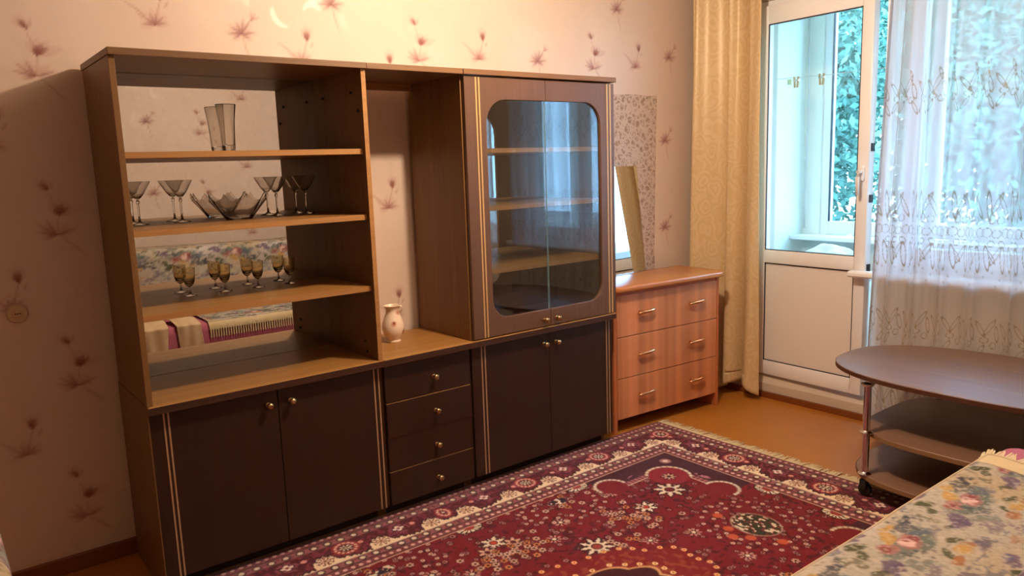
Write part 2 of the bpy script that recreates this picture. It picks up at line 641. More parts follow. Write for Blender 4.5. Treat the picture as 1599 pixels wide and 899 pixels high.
def paper(parent, xa, xb, st, yv, places):
    n, m_ = int((xb - xa) / st), int(HC / st)
    X = np.linspace(xa, xb, n)[:, None] + np.zeros((1, m_))
    Z = np.linspace(0, HC, m_)[None, :] + np.zeros((n, 1))
    C = np.zeros((n, m_, 3)) + linA((214, 191, 173))
    sat = np.zeros((n, m_))
    nz = vnoise(X, Z, 4, 201, 3)
    paint(C, np.clip((nz - .35) * 2, 0, 1), (220, 199, 182), .8)
    dark, mid, pale = (134, 76, 66), (172, 122, 110), (198, 158, 144)

    def win(cx, cz, r):
        i0, i1 = max(0, int((cx - r - xa) / st)), min(n, int((cx + r - xa) / st) + 2)
        j0, j1 = max(0, int((cz - r) / st)), min(m_, int((cz + r) / st) + 2)
        return (slice(i0, i1), slice(j0, j1)) if i1 > i0 and j1 > j0 else None

    def petal(cx, cz, ang, ln_, wd, col, a, taper=1.0, bend=0.0):
        w_ = win(cx, cz, ln_ * 1.4 + .01)
        if w_ is None:
            return
        q = math.radians(ang)
        u = (X[w_] - cx) * math.cos(q) + (Z[w_] - cz) * math.sin(q)
        v = -(X[w_] - cx) * math.sin(q) + (Z[w_] - cz) * math.cos(q)
        t_ = np.clip(u / ln_, 0, 1)
        v = v - bend * ln_ * t_ * t_
        wid = wd / 2 * np.sin(np.clip(t_, .02, .98) ** taper * PI) ** .75 + .0006
        msk = np.clip((wid - np.abs(v)) / .005 + .5, 0, 1) * (u > -.002) * (u < ln_ + .002)
        fade = 1 - .55 * t_
        k = (np.clip(msk * fade, 0, 1) * a)[..., None]
        C[w_] = C[w_] * (1 - k) + linA(col) * k

    def sprig(kind, cx, cz, sc=1.0):
        def P(dx, dz, ang, ln_, wd, col, a, taper=1.0, bend=0.0):
            petal(cx + dx * sc, cz + dz * sc, ang, ln_ * sc, wd * sc, col, a, taper, bend)
        if kind == 'A':
            for an, l, wd in ((112, .048, .018), (132, .056, .02), (155, .05, .016), (95, .03, .014)):
                P(-.018, .062, an, l, wd, pale, .6)
            for an, l, wd in ((118, .034, .011), (135, .036, .013)):
                P(-.018, .062, an, l, wd, dark, .85)
            P(-.010, .066, 78, .026, .010, mid, .6)
            P(.003, -.02, 103, .085, .005, mid, .7, 1, .12)
            for an, l, wd in ((18, .085, .03), (50, .06, .034), (85, .055, .034), (122, .05, .026)):
                P(.003, -.022, an, l, wd, pale, .62)
            for an, l, wd in ((40, .044, .015), (66, .042, .02), (92, .036, .018), (118, .026, .012)):
                P(.003, -.024, an, l, wd, dark, .85)
            P(-.006, -.09, 82, .07, .005, mid, .7)
            for an, l, wd in ((170, .07, .024), (146, .072, .026), (118, .062, .026), (15, .068, .028), (42, .06, .028), (195, .05, .02)):
                P(-.008, -.09, an, l, wd, pale, .6, .8)
            for an, l, wd, bd in ((172, .062, .007, -.12), (150, .066, .007, -.1), (122, .058, .008, -.08), (12, .058, .008, .1), (196, .04, .006, 0)):
                P(-.008, -.092, an, l, wd, (138, 84, 80), .75, .9, bd)
            P(.006, -.1, -42, .105, .0055, mid, .75, 1, -.1)
        elif kind == 'B':
            for an, l, wd in ((70, .056, .024), (94, .062, .03), (118, .054, .022)):
                P(.028, .028, an, l, wd, pale, .6)
            for an, l, wd in ((78, .038, .013), (95, .042, .019), (112, .036, .013)):
                P(.028, .026, an, l, wd, dark, .85)
            P(.028, .03, -108, .08, .005, mid, .7)
            P(.04, .0, 60, .028, .008, mid, .6)
            for an in (4, 34, 66, 98, 132, 164, 196):
                P(0, -.06, an, .056, .026, pale, .55, .8)
            for an in (8, 38, 72, 106, 142, 176):
                P(0, -.062, an, .044, .008, (138, 84, 82), .72, .9, .08)
            P(-.028, -.036, 140, .09, .0055, mid, .75, 1, .1)
            P(-.03, -.04, 154, .036, .008, mid, .6)
        else:
            for an, l in ((176, .066), (146, .062), (112, .058), (80, .06), (40, .058), (4, .066), (-30, .05), (214, .05)):
                P(-.01, -.02, an, l, .028, pale, .55, .8)
            for an, l, bd in ((178, .056, .1), (148, .05, 0), (112, .046, 0), (78, .056, 0), (52, .075, .05), (4, .058, .12), (-28, .04, 0), (212, .04, 0)):
                P(-.01, -.02, an, l, .009, (132, 78, 78), .75, .9, bd)
            for an in (24, 58, 92):
                P(.034, .034, an, .034, .008, mid, .75)
            P(-.006, -.03, -80, .115, .005, mid, .7, 1, .1)

    def scroll(cx, cz, r, a0, a1, wd):
        nonlocal sat
        w_ = win(cx, cz, r + wd + .01)
        if w_ is None:
            return
        u, v = X[w_] - cx, Z[w_] - cz
        rr, th = np.hypot(u, v), np.degrees(np.arctan2(v, u))
        t_ = ((th - a0) % 360) / ((a1 - a0) % 360)
        k = (t_ <= 1)
        wid = 1.5 * wd * np.sin(np.clip(t_, 0, 1) ** .7 * PI) ** .8
        msk = np.clip((wid - np.abs(rr - r * (1 - .15 * t_))) / .005 + .5, 0, 1) * k * (wid > .001)
        sat[w_] = np.maximum(sat[w_], msk)
    for (kind, px, pz) in places:
        sprig(kind, px, pz)
    rg = np.random.default_rng(17)
    px = math.floor(xa / .30) * .30
    while px < xb:
        for q in range(7):
            ox, oz = px + (.15 if q % 2 else 0), .05 + q * .40
            for (dx, dz, r, a0, a1, wd) in ((.0, .0, .045, 20, 230, .011), (.075, .03, .05, 200, 40, .012), (.03, .10, .06, -60, 100, .010), (-.07, .09, .035, 90, 300, .009), (.06, -.08, .04, 10, 180, .009), (-.05, -.09, .055, 150, 290, .009)):
                scroll(ox + dx + .06, oz + dz + .08, r, a0 + 12 * math.sin(ox * 9), a1, wd)
        px += .30
    k = (sat * .16)[..., None]
    C = C * (1 - k) + linA((198, 182, 160)) * k
    o = grid_obj('wallpaper', np.stack([X, 0 * X + yv, Z], -1), M['wp'], parent, C)
    at = o.data.color_attributes['pattern']
    buf = np.empty(n * m_ * 4, np.float32)
    at.data.foreach_get('color', buf)
    buf = buf.reshape(-1, 4)
    buf[:, 3] = 1 - sat.ravel()
    at.data.foreach_set('color', buf.ravel())


PL = [('A', -.126, 1.851), ('A', -.123, 1.316), ('A', -.117, .775), ('A', -.142, .285), ('B', -.290, 1.044), ('B', -.306, .53), ('B', -.29, 1.58), ('C', .584, 1.969), ('C', .62, 1.43),
      ('B', .815, 1.915), ('C', .97, 2.115), ('B', 1.196, 1.845), ('A', 1.383, 1.984), ('B', 1.71, 1.978), ('C', 2.09, 1.946), ('A', 2.481, 2.002), ('B', 2.802, 1.994), ('C', 2.667, 2.251), ('B', 1.173, 1.30),
      ('B', 1.175, .80), ('C', 3.063, 1.542), ('C', 3.061, 1.028), ('C', 3.10, 2.02), ('A', 1.38, 2.50), ('B', 1.71, 2.50), ('A', .29, 2.30), ('C', 2.09, 2.48), ('A', 2.48, 2.52), ('B', .26, 2.02)]
PL += [(k_, x_, z_ + q * .535) for q in range(5) for k_, x_, z_ in (('A', -.70, .2), ('B', -.98, .45), ('C', -1.36, .25), ('A', -1.80, .2), ('B', -2.08, .45))]
paper(wback, XL, XW, .0065, YB - .0008, PL)
PO = [(k_, x_ + r * 1.095, z_ + q * .535) for r in range(-2, 3) for q in range(5) for k_, x_, z_ in (('A', .25, .22), ('B', .58, .46), ('C', .96, .24))]
paper(wopp, XL, XW, .0095, YO + .0008, PO)
b = new_bm()
bx(b, XW, XW + .2, DY0, YB, 0, HC)
bx(b, XW, XW + .2, DY1, DY0, DZ1, HC)
bx(b, XW, XW + .2, WY0, DY1, 0, WZ0)
bx(b, XW, XW + .2, WY1, WY0, 0, WZ0)
bx(b, XW, XW + .2, WY1, DY1, WZ1, HC)
bx(b, XW, XW + .2, YO, WY1, 0, HC)
struct(obj('wall_window', b, M['plaster']), 'cream plastered wall round the balcony door and window', 'wall')
struct(obj('baseboard_back', box(XL, XW - .02, YB - .014, YB, 0, 0.062, .003), M['skirt']), 'brown painted skirting below the wallpapered wall', 'baseboard')
struct(obj('baseboard_window', box(XW - .07, XW - .05, -1.3, YB - .014, 0, 0.035, .003), M['skirt']), 'brown painted skirting below the balcony door step', 'baseboard')
struct(obj('baseboard_opposite', box(XL, XW - .02, YO, YO + .014, 0, 0.062, .003), M['skirt']), 'brown painted skirting behind the sofa', 'baseboard')
b = new_bm()
prism(b, [(XW - .05, 0), (XW, 0), (XW, .125), (XW - .012, .125), (XW - .05, .082)], 'y', DY1 - .06, YB - .014)
struct(obj('trim_1', b, M['plaster']), 'cream plastered step under the balcony door', 'trim')

# ---- balcony door: frame, leaf
b = new_bm()
bx(b, XW + .0, XW + .075, DY0 - .03, DY0, .1, DZ1, .004)
bx(b, XW + .02, XW + .075, DY1, DY1 + .02, .1, DZ1, .004)
bx(b, XW + .002, XW + .073, DY1 + .002, DY0 - .002, DZ1 - .03, DZ1 - .001, .004)
bx(b, XW + .02, XW + .09, DY1, DY0, .1, .14, .004)
struct(obj('trim_2', b, M['pvc']), 'white plastic frame around the balcony door', 'trim')

dl_ = thing('door_1', 'white plastic balcony door standing slightly ajar, glazed above a solid panel', 'door', (XW + .015, -0.395, 0.0))
dl_['kind'] = 'structure'
LW, LZ0, LZ1 = 0.675, 0.135, 2.235
ST = 0.062
b = new_bm()
bx(b, -.055, 0, -ST, 0, LZ0, LZ1, .006)
bx(b, -.055, 0, -LW, -LW + ST, LZ0, LZ1, .006)
bx(b, -.055, 0, -LW + ST, -ST, LZ1 - .1, LZ1, .006)
bx(b, -.055, 0, -LW + ST, -ST, LZ0, LZ0 + .085, .006)
bx(b, -.055, 0, -LW + ST, -ST, .802, .878, .006)
obj('sash', b, M['pvc'], dl_, 'auto')
b = new_bm()
for (z0, z1) in ((.878, LZ1 - .1), (LZ0 + .085, .802)):
    t = .005
    bx(b, -.05, -.046, -ST - t, -ST + .001, z0, z1)
    bx(b, -.05, -.046, -LW + ST - .001, -LW + ST + t, z0, z1)
    bx(b, -.05, -.046, -LW + ST, -ST, z0 - .001, z0 + t)
    bx(b, -.05, -.046, -LW + ST, -ST, z1 - t, z1 + .001)
obj('gasket', b, M['gasket'], dl_)
obj('pane', box(-.034, -.028, -LW + ST, -ST, .878, LZ1 - .1), M['winglass'], dl_)
obj('panel', box(-.044, -.02, -LW + ST, -ST, LZ0 + .085, .802), M['pvcpanel'], dl_)
hd = obj('handle', bx(new_bm(), -.068, -.055, -LW + .018, -LW + .046, 1.27, 1.345, .006), M['pvc'], dl_, 'auto')
b = new_bm()
tube(b, [(-.06, -LW + .032, 1.318), (-.098, -LW + .032, 1.318), (-.103, -LW + .031, 1.29), (-.1, -LW + .03, 1.2)], [.009, .010, .010, .008], 10)
obj('lever', b, M['pvc'], hd, True)
for z in (0.80, 1.16, 1.42):
    obj('lock_keep', box(-.04, -.012, -LW - .006, -LW, z, z + .04), M['gasket'], dl_)
dl_.rotation_euler = (0, 0, -math.radians(2.4))

# ---- room window
wn = thing('window_1', 'white framed window beside the balcony door, behind the tulle', 'window', (XW + .05, WY0, WZ0))
wn['kind'] = 'structure'
WW, WH = WY0 - WY1, WZ1 - WZ0
b = new_bm()
bx(b, 0, .07, -.07, .0, 0, WH, .004)
bx(b, 0, .07, -WW, -WW + .07, 0, WH, .004)
bx(b, .002, .068, -WW + .002, -.002, 0.001, .085, .004)
bx(b, .002, .068, -WW + .002, -.002, WH - .07, WH - .001, .004)
bx(b, 0, .07, -.86, -.78, 0, WH, .004)
obj('frame', b, M['pvc'], wn)
obj('pane', box(.03, .036, -.78, -.07, .085, WH - .07), M['winglass'], wn)
obj('pane', box(.03, .036, -WW + .07, -.86, .085, WH - .07), M['winglass'], wn)
b = new_bm()
prism(b, [(3.270, .778), (XW + .05, .778), (XW + .05, .810), (3.270, .810), (3.262, .801), (3.262, .787)], 'y', -2.72, DY1 - .004)
prism(b, [(3.270, .778), (3.322, .778), (3.322, .810), (3.270, .810), (3.262, .801), (3.262, .787)], 'y', DY1 - .004, -1.012)
struct(obj('trim_3', b, M['pvc'], None), 'white window sill board beside the balcony door', 'window sill')

# ---- balcony
BX = 4.5
struct(obj('floor_balcony', box(XW + .2, BX + .15, -4.0, .15, -.1, 0.0), M['plaster']), 'balcony floor slab', 'floor')
struct(obj('ceiling_balcony', box(XW + .2, BX + .15, -4.0, .15, 2.5, 2.6), M['balwall']), 'balcony ceiling slab', 'ceiling')
struct(obj('wall_balcony_side', box(XW + .2, BX + .1, 0.0, .12, 0, 2.5), M['balwall']), 'white side wall of the balcony', 'wall')
struct(obj('wall_balcony_end', box(XW + .2, BX + .1, -4.0, -3.9, 0, 2.5), M['balwall']), 'white far end wall of the balcony', 'wall')
b = new_bm()
bx(b, BX, BX + .1, -3.9, 0, 0, .83)
bx(b, BX, BX + .1, -.125, 0, .83, 2.5)
struct(obj('wall_balcony_front', b, M['balwall']), 'white balcony parapet wall under the outer window', 'wall')
struct(obj('trim_4', box(BX - .16, BX + .02, -3.85, .0, .83, .86, .006), M['pvc']), 'white sill board of the balcony window', 'window sill')
w2 = thing('window_2', 'white framed balcony window looking onto trees', 'window', (BX + .02, -.125, .86))
w2['kind'] = 'structure'
b = new_bm()
H2 = 1.64
bx(b, .002, .058, -3.748, -.002, .001, .09, .004)
bx(b, .002, .058, -3.748, -.002, H2 - .08, H2 - .001, .004)
for y in (0, -.72, -1.52, -2.32, -3.12, -3.69):
    bx(b, 0, .06, y - .06, y, 0, H2, .004)
obj('frame', b, M['pvc'], w2)
b = new_bm()
bx(b, -.002, .02, -.064, -.06, .09, H2 - .08)
obj('gasket', b, M['gasket'], w2)
ys = [0, -.72, -1.52, -2.32, -3.12, -3.69]
for y0, y1 in zip(ys[:-1], ys[1:]):
    obj('pane', box(.026, .032, y1, y0 - .06, .09, H2 - .08), M['winglass'], w2)

# ------------------------------------------------------------------ outside
struct(obj('ground', box(4.7, 40, -30, 30, -3.3, -3.0), M['ground']), 'grassy ground below the balcony', 'ground')


def tree(label, x, y, h, r, n, seed, big=1.0):
    rg = np.random.default_rng(seed)
    t = thing('tree', label, 'tree', (x, y, -3.0), 0)
    bm = new_bm()
    tube(bm, [(0, 0, 0), (.1, .05, h * .35), (-.05, .1, h * .6), (.1, 0, h * .85)], [.2, .16, .1, .03], 10)
    for a in (0.4, 2.2, 4.1):
        tube(bm, [(.05, .05, h * .42), (math.cos(a) * r * .5, math.sin(a) * r * .5, h * .6), (math.cos(a) * r * .8, math.sin(a) * r * .8, h * .72)], [.08, .05, .02], 6)
    obj('trunk', bm, M['bark'], t, True)
    cl = rg.normal(0, .5, (34, 3)) * np.array([r, r, h * .3]) + np.array([0, 0, h * .62])
    ci = rg.integers(0, len(cl), n)
    p = cl[ci] + rg.normal(0, 1, (n, 3)) * np.array([.22 * r + .1, .22 * r + .1, .2 * r + .1])
    s = rg.uniform(.06, .12, n) * big
    q = rg.normal(0, 1, (n, 3))
    q /= np.linalg.norm(q, axis=1)[:, None]
    e = np.cross(q, rg.normal(0, 1, (n, 3)))
    e /= np.linalg.norm(e, axis=1)[:, None]
    g = np.cross(q, e)
    V = np.stack([p - e * s[:, None], p + g * s[:, None] * .5, p + e * s[:, None], p - g * s[:, None] * .5], 1).reshape(-1, 3)
    me = bpy.data.meshes.new('crown')
    me.from_pydata(V.tolist(), [], np.arange(4 * n).reshape(-1, 4).tolist())
    me.materials.append(M['leaf'])
    o = bpy.data.objects.new('crown', me)
    COL.objects.link(o)
    o.parent = t
    o['kind'] = 'stuff'
    return t


tree('leafy tree seen through the balcony door glass', 9.8, 3.6, 8.2, 1.5, 30000, 3, .75)
tree('leafy tree seen through the tulle at the right', 9.4, -1.0, 7.6, 1.5, 26000, 4, .75)
tree('broad leafy tree farther off behind the two nearer trees', 27.0, 5.0, 14.5, 5.2, 60000, 5, 1.7)

# ---- things on the balcony
cl = thing('clothes_line', 'thin white clothes line stretched across the balcony', 'clothes line', (0, 0, 0))
b = new_bm()
LX = 3.92
tube(b, [(LX, 0.0, 1.90), (LX, -.5, 1.885), (LX, -1.6, 1.885), (LX, -3.9, 1.91)], .0022, 6)
obj('cord', b, M['cord'], cl)
b = new_bm()
lathe(b, [(.0, 0), (.014, 0), (.014, .012), (.0, .012)], 12, (LX, -.012, 1.90), False, '-y')
obj('hook', b, M['chrome'], cl)


def pegs(y, label, yellow):
    t = thing('clothespin', label, 'clothespin', (LX, y, 1.886))
    for k, dx in enumerate((-.014, .012)):
        bm = new_bm()
        bx(bm, -.005, .005, -.006 + dx, .006 + dx, -.055, .012, .001)
        o = obj('jaw', bm, M['pins'], t)
        o.rotation_euler = (.08 * (1 if dx < 0 else -1), 0, 0)
    obj('spring', lathe(new_bm(), [(.0, -.02), (.006, -.02), (.006, .02), (.0, .02)], 10, (0, 0, -.012), False, '-y'), M['chrome'], t)
    if yellow:
        bm = new_bm()
        bx(bm, -.004, .004, .03, .06, -.035, .0, .002)
        obj('loop', bm, M['pinyel'], t, label and None)
    return t


pegs(-.285, 'brown clothespin with a pale yellow loop on the balcony line, nearest the side wall', True)
pegs(-.455, 'brown clothespin on the balcony line just left of the window glass', False)
b = new_bm()
tube(b, [(BX - .03, -.03, 2.4), (BX - .04, -.05, 1.7), (BX - .035, -.035, 1.1), (BX - .02, -.03, .9)], .006, 8)
tag(obj('cable', b, M['cord'], None, True), 'white cable hanging down the balcony corner', 'cable')
t = thing('storage_box', 'pale box standing on the balcony below the window sill', 'box', (4.22, -.42, 0))
obj('body', box(-.16, .16, -.25, .25, 0, .62, .01), M['balwall'], t)
obj('lid', box(-.17, .17, -.26, .26, .62, .65, .008), M['pvc'], t)
bm = new_bm()
bmesh.ops.create_icosphere(bm, subdivisions=4, radius=1)
for v in bm.verts:
    p = v.co
    k = 1 + .14 * math.sin(5 * p.x + 3 * p.z) * math.cos(4 * p.y) + .06 * math.sin(11 * p.y + 9 * p.x)
    v.co = Vector((p.x * .13 * k, p.y * .16 * k, max(-.07, p.z * .1 * k) + .07))
tag(obj('plastic_bag', bm, M['bag'], None, True, (4.24, -.36, .651)), 'crumpled white bag lying on the balcony box', 'bag')

# ------------------------------------------------------------------ wall unit
X1, X2, X3 = 0.8575, 1.289, 2.1465
ZP, TP, ZT, TT = 0.676, 0.027, 1.80, 0.022
YF, YD, YPL = -.425, -.405, -.436


def knob(parent, x, y, z):
    bm = new_bm()
    lathe(bm, [(.0, 0), (.009, 0), (.009, .003), (.005, .005), (.0045, .012), (.009, .015), (.0125, .021), (.0125, .026), (.009, .031), (.004, .0325), (.0035, .031), (0, .031)], 20, (x, y, z), False, '-y')
    return obj('knob', bm, M['brass'], parent, 'auto')


def base_cabinet(x0, x1, label, seam, stripes, knobs):
    t = thing('base_cabinet', label, 'cabinet', (x0, 0, 0))
    W_ = x1 - x0
    b = new_bm()
    bx(b, .001, .018, -.385, .0, .058, ZP - TP)
    bx(b, W_ - .018, W_ - .001, -.385, .0, .058, ZP - TP)
    bx(b, .001, .018, -.335, .0, .0, .058)
    bx(b, W_ - .018, W_ - .001, -.335, .0, .0, .058)
    bx(b, .018, W_ - .018, -.38, .0, .058, .076)
    bx(b, .018, W_ - .018, -.012, .0, .0, ZP - TP)
    obj('carcass', b, M['walnut'], t)
    if x0 == 0:
        obj('end_panel', bx(box(-.002, .001, -.425, .0, .058, ZP + .0003), -.002, .001, -.335, .0, .0, .058), M['walnut'], t)
    obj('plinth', box(.018, W_ - .018, -.334, -.318, .0, .058), M['plinth'], t)
    obj('worktop', box(.001 if x0 == 0 else .0, W_ - .0012, YPL, .0, ZP - TP, ZP, .002), M['walnutx'], t)
    obj('worktop_edge', box(.0008, W_ - .002, YPL - .0012, YPL, ZP - TP + .0015, ZP - .002), M['darkx'], t)
    g = .0015
    for i, (a, c) in enumerate(((.004, seam - x0 - g), (seam - x0 + g, W_ - .004))):
        d = obj('door', box(a, c, YD, YD + .018, .06, ZP - TP - .006, .0012), M['dark'], t)
        for s in stripes[i]:
            obj('inlay_strip', box(s - x0 - .0028, s - x0 + .0028, YD - .0012, YD + .001, .061, ZP - TP - .007), M['inlay'], d)
        knob(d, knobs[i] - x0, YD, .592)
    return t


base_cabinet(0.0, X1, 'dark brown two-door base cabinet under the open mirror shelves', .436, ((.050, .064), (.824, .843)), (.399, .483))
base_cabinet(X2, X3, 'dark brown two-door base cabinet under the glazed display cabinet', 1.732, ((1.345, 1.363), (2.105, 2.123)), (1.699, 1.772))

t = thing('drawer_cabinet', 'dark brown cabinet of four drawers between the two base cabinets', 'cabinet', (X1, 0, 0))
W_ = X2 - X1
b = new_bm()
bx(b, .001, .018, -.385, .0, .058, ZP - TP)
bx(b, W_ - .018, W_ - .001, -.385, .0, .058, ZP - TP)
bx(b, .001, .018, -.335, .0, .0, .058)
bx(b, W_ - .018, W_ - .001, -.335, .0, .0, .058)
bx(b, .018, W_ - .018, -.38, .0, .058, .076)
bx(b, .018, W_ - .018, -.012, .0, .0, ZP - TP)
obj('carcass', b, M['walnut'], t)
obj('plinth', box(.018, W_ - .018, -.334, -.318, .0, .058), M['plinth'], t)
obj('worktop', box(.0012, W_ - .0012, YPL, .0, ZP - TP, ZP, .002), M['walnutx'], t)
obj('worktop_edge', box(.002, W_ - .002, YPL - .0012, YPL, ZP - TP + .0015, ZP - .002), M['darkx'], t)
zs = [.06, .203, .345, .490, ZP - TP - .006]
for i in range(4):
    dy = (0, .001, -.003, .0)[i]
    d = obj('drawer', box(.012, W_ - .008, YD + dy, YD + .018, zs[i], zs[i + 1] - .004, .001), M['dark'], t)
    obj('top_edge', box(.013, W_ - .009, YD + dy + .0008, YD + .017, zs[i + 1] - .0045, zs[i + 1] - .0032), M['edge'], d)
    knob(d, 1.096 - X1, YD + dy, (.122, .266, .415, .560)[i])

# open shelf unit with mirror
t = thing('shelf_unit', 'brown open shelf unit with a mirror back, at the left of the wall unit', 'shelf unit', (0, 0, ZP))
HU = ZT - TT - ZP
obj('side_panel', box(.0, .018, YF, -.008, .0005, HU, .001), M['walnut'], t)
sp = obj('side_panel', box(X1 - .019, X1 - .001, YF, .0, .0005, HU, .001), M['walnut'], t)
obj('edge_band', box(X1 - .0188, X1 - .0012, YF - .0012, YF + .0005, .002, HU - .001), M['edge'], sp)
for (y, z) in ((-.09, 1.70), (-.34, 1.70), (-.39, 1.63), (-.33, .74), (-.34, .70)):
    obj('shelf_pin', lathe(new_bm(), [(.0, 0), (.0055, 0), (.0055, .006), (.0, .006)], 10, (X1 - .025, y, z - ZP), False, 'x'), M['black'], sp)
obj('top_board', box(-.003, X1 - .001, -.44, .002, HU, HU + TT, .002), M['topedge'], t)
obj('mirror', box(.018, X1 - .019, -.010, -.006, .001, HU - .001), M['mirror'], t)
obj('back_board', box(.004, X1 - .001, -.006, .0, .001, HU - .001), M['mback'], t)
for z, ang in ((1.490, 0), (1.244, .0), (.970, 0)):
    s = obj('shelf', box(.019, X1 - .0195, -.405, -.0105, z - ZP - .02, z - ZP, .001), M['walnutx'], t)
    obj('edge_band', box(.02, X1 - .0205, -.4065, -.405, z - ZP - .0195, z - ZP - .0005), M['edge'], s)

t = thing('bridging_board', 'brown board bridging the niche at the top of the wall unit', 'board', (X1, 0, ZT - TT))
obj('board', box(0, X2 - X1 - .0015, -.438, -.018, 0, TT, .002), M['topedge'], t)
obj('batten', box(0, X2 - X1 - .002, -.034, -.02, -.03, 0), M['walnutx'], t)

# glazed cabinet
t = thing('display_cabinet', 'brown display cabinet with two glass doors, at the right of the wall unit', 'cabinet', (X2, 0, ZP))
W_ = X3 - X2 + .008
obj('side_panel', box(.0, .018, -.408, .0, .0005, HU, .001), M['walnut'], t)
obj('side_panel', box(W_ - .018, W_, -.408, .0, .0005, HU, .001), M['gdoor'], t)
obj('bottom_board', box(.018, W_ - .018, -.405, .0, .001, .018), M['darkx'], t)
obj('top_board', box(-.001, W_ + .004, -.442, .0, HU, HU + TT, .002), M['topedge'], t)
obj('mirror', box(.018, W_ - .018, -.014, -.010, .018, HU - .001), M['mirror'], t)
obj('back_board', box(.018, W_ - .018, -.010, -.002, .018, HU - .001), M['mback'], t)
for z in (1.485, 1.238, .962):
    s = obj('shelf', box(.019, W_ - .019, -.365, -.015, z - ZP - .02, z - ZP, .001), M['walnutx'], t)
    obj('edge_band', box(.02, W_ - .02, -.3665, -.365, z - ZP - .0195, z - ZP - .0005), M['edge'], s)
SE = 1.727 - X2
OZ0, OZ1 = .757 - ZP, 1.683 - ZP


def glazed(left):
    sgn = 1 if left else -1
    xo = .006 if left else W_ - .002
    xi = SE - .0015 if left else SE + .0015
    xe = (1.402 - X2) if left else (2.062 - X2)
    z0, z1 = .004, HU - .006
    R1, R0 = .1, .085
    pts = [(xo, z0), (xi, z0), (xi, OZ0)]
    for i in range(11):
        a = i / 10 * PI / 2
        pts.append((xe + sgn * R0 * (1 - math.sin(a)), OZ0 + R0 * (1 - math.cos(a))))
    for i in range(11):
        a = i / 10 * PI / 2
        pts.append((xe + sgn * R1 * (1 - math.cos(a)), OZ1 - R1 * (1 - math.sin(a))))
    pts += [(xi, OZ1), (xi, z1), (xo, z1)]
    d = obj('door', prism(new_bm(), pts, 'y', -.430, -.410, .0025), M['gdoor'], t)
    obj('pane', box(min(xe - sgn * .02, xi), max(xe - sgn * .02, xi), -.4195, -.4155, OZ0 - .02, OZ1 + .02), M['cabglass'], d)
    obj('glass_edge', box(xi - (.0012 if left else 0), xi + (0 if left else .0012), -.4205, -.4145, OZ0, OZ1), M['gedge'], d)
    for s in ((1.352, 1.368) if left else (2.106, 2.126)):
        obj('gold_strip', box(s - X2 - .003, s - X2 + .003, -.4312, -.4295, z0 + .001, z1 - .001), M['gold'], d)
    knob(d, (1.684 if left else 1.757) - X2, -.430, .712 - ZP)


glazed(True)
glazed(False)

# ------------------------------------------------------------------ glassware
VP = [(.0, 0), (.021, 0), (.0225, .004), (.0225, .012), (.024, .02), (.027, .07), (.031, .12), (.037, .178), (.0365, .180), (.034, .178), (.028, .12), (.0235, .07), (.0205, .03), (.0, .027)]


def crystal_vase():
    t = thing('crystal_vase', 'tall clear cut-glass vase on the top mirror shelf', 'vase', (.452, -.075, 1.4905))
    bm = new_bm()
    n = 64
    lathe(bm, VP, n)
    for v in bm.verts:
        r = math.hypot(v.co.x, v.co.y)
        z = v.co.z
        if r > .0215 and .03 < z < .16:
            a = math.atan2(v.co.y, v.co.x)
            k = 1 - .035 * (abs(math.sin(4 * a + z * 30)) + abs(math.sin(4 * a - z * 30)))
            v.co.x *= k
            v.co.y *= k
    obj('body', bm, M['crystal'], t, 'auto')
    return t


crystal_vase()

GP = [(.0, 0), (.031, .0), (.031, .002), (.012, .006), (.0045, .012), (.0035, .03), (.0035, .072), (.006, .077), (.0065, .08), (.006, .083), (.0045, .087),
      (.010, .093), (.024, .110), (.047, .152), (.0463, .1525), (.0225, .112), (.009, .0965), (.0, .094)]
g0 = thing('martini_glass', 'smoky cocktail glass on the second shelf, half hidden by the left upright', 'glass', (.118, -.060, 1.2445), 0)
bm = lathe(new_bm(), GP[:11] + [(.0, .087)], 28)
obj('stem', bm, M['crystal'], g0, True)
bm = lathe(new_bm(), [(.0, .0872)] + GP[11:], 32)
obj('bowl', bm, M['smoke'], g0, 'auto')
for x, lb in ((.263, 'smoky cocktail glass on the second shelf, just left of the glass bowl'), (.625, 'smoky cocktail glass on the second shelf, just right of the glass bowl'),
              (.745, 'smoky cocktail glass on the second shelf, close to the right upright')):
    d = dup(g0, (x, -.060, 1.2445), 0, lb, 'cocktail glasses on the second shelf')
g0['group'] = 'cocktail glasses on the second shelf'

bm = new_bm()
n = 96
prof = [(.0, 0), (.048, .0), (.05, .004), (.062, .02), (.083, .05), (.104, .086), (.1015, .087), (.080, .052), (.059, .024), (.045, .008), (.0, .007)]
lathe(bm, prof, n)
for v in bm.verts:
    r = math.hypot(v.co.x, v.co.y)
    a = math.atan2(v.co.y, v.co.x)
    k = max(0, (v.co.z - .01) / .078)
    wv = (1 - abs(math.sin(4 * a))) ** 1.3
    v.co.z -= .030 * k * k * (1 - wv) - .012 * k * k
    s = 1 + .07 * k * (wv - .4) + .022 * k * math.sin(16 * a)
    v.co.x *= s
    v.co.y *= s
t = thing('glass_bowl', 'wavy-rimmed smoky glass bowl on the second mirror shelf', 'bowl', (.452, -.122, 1.2445))
obj('body', bm, M['smoke'], t, 'auto')

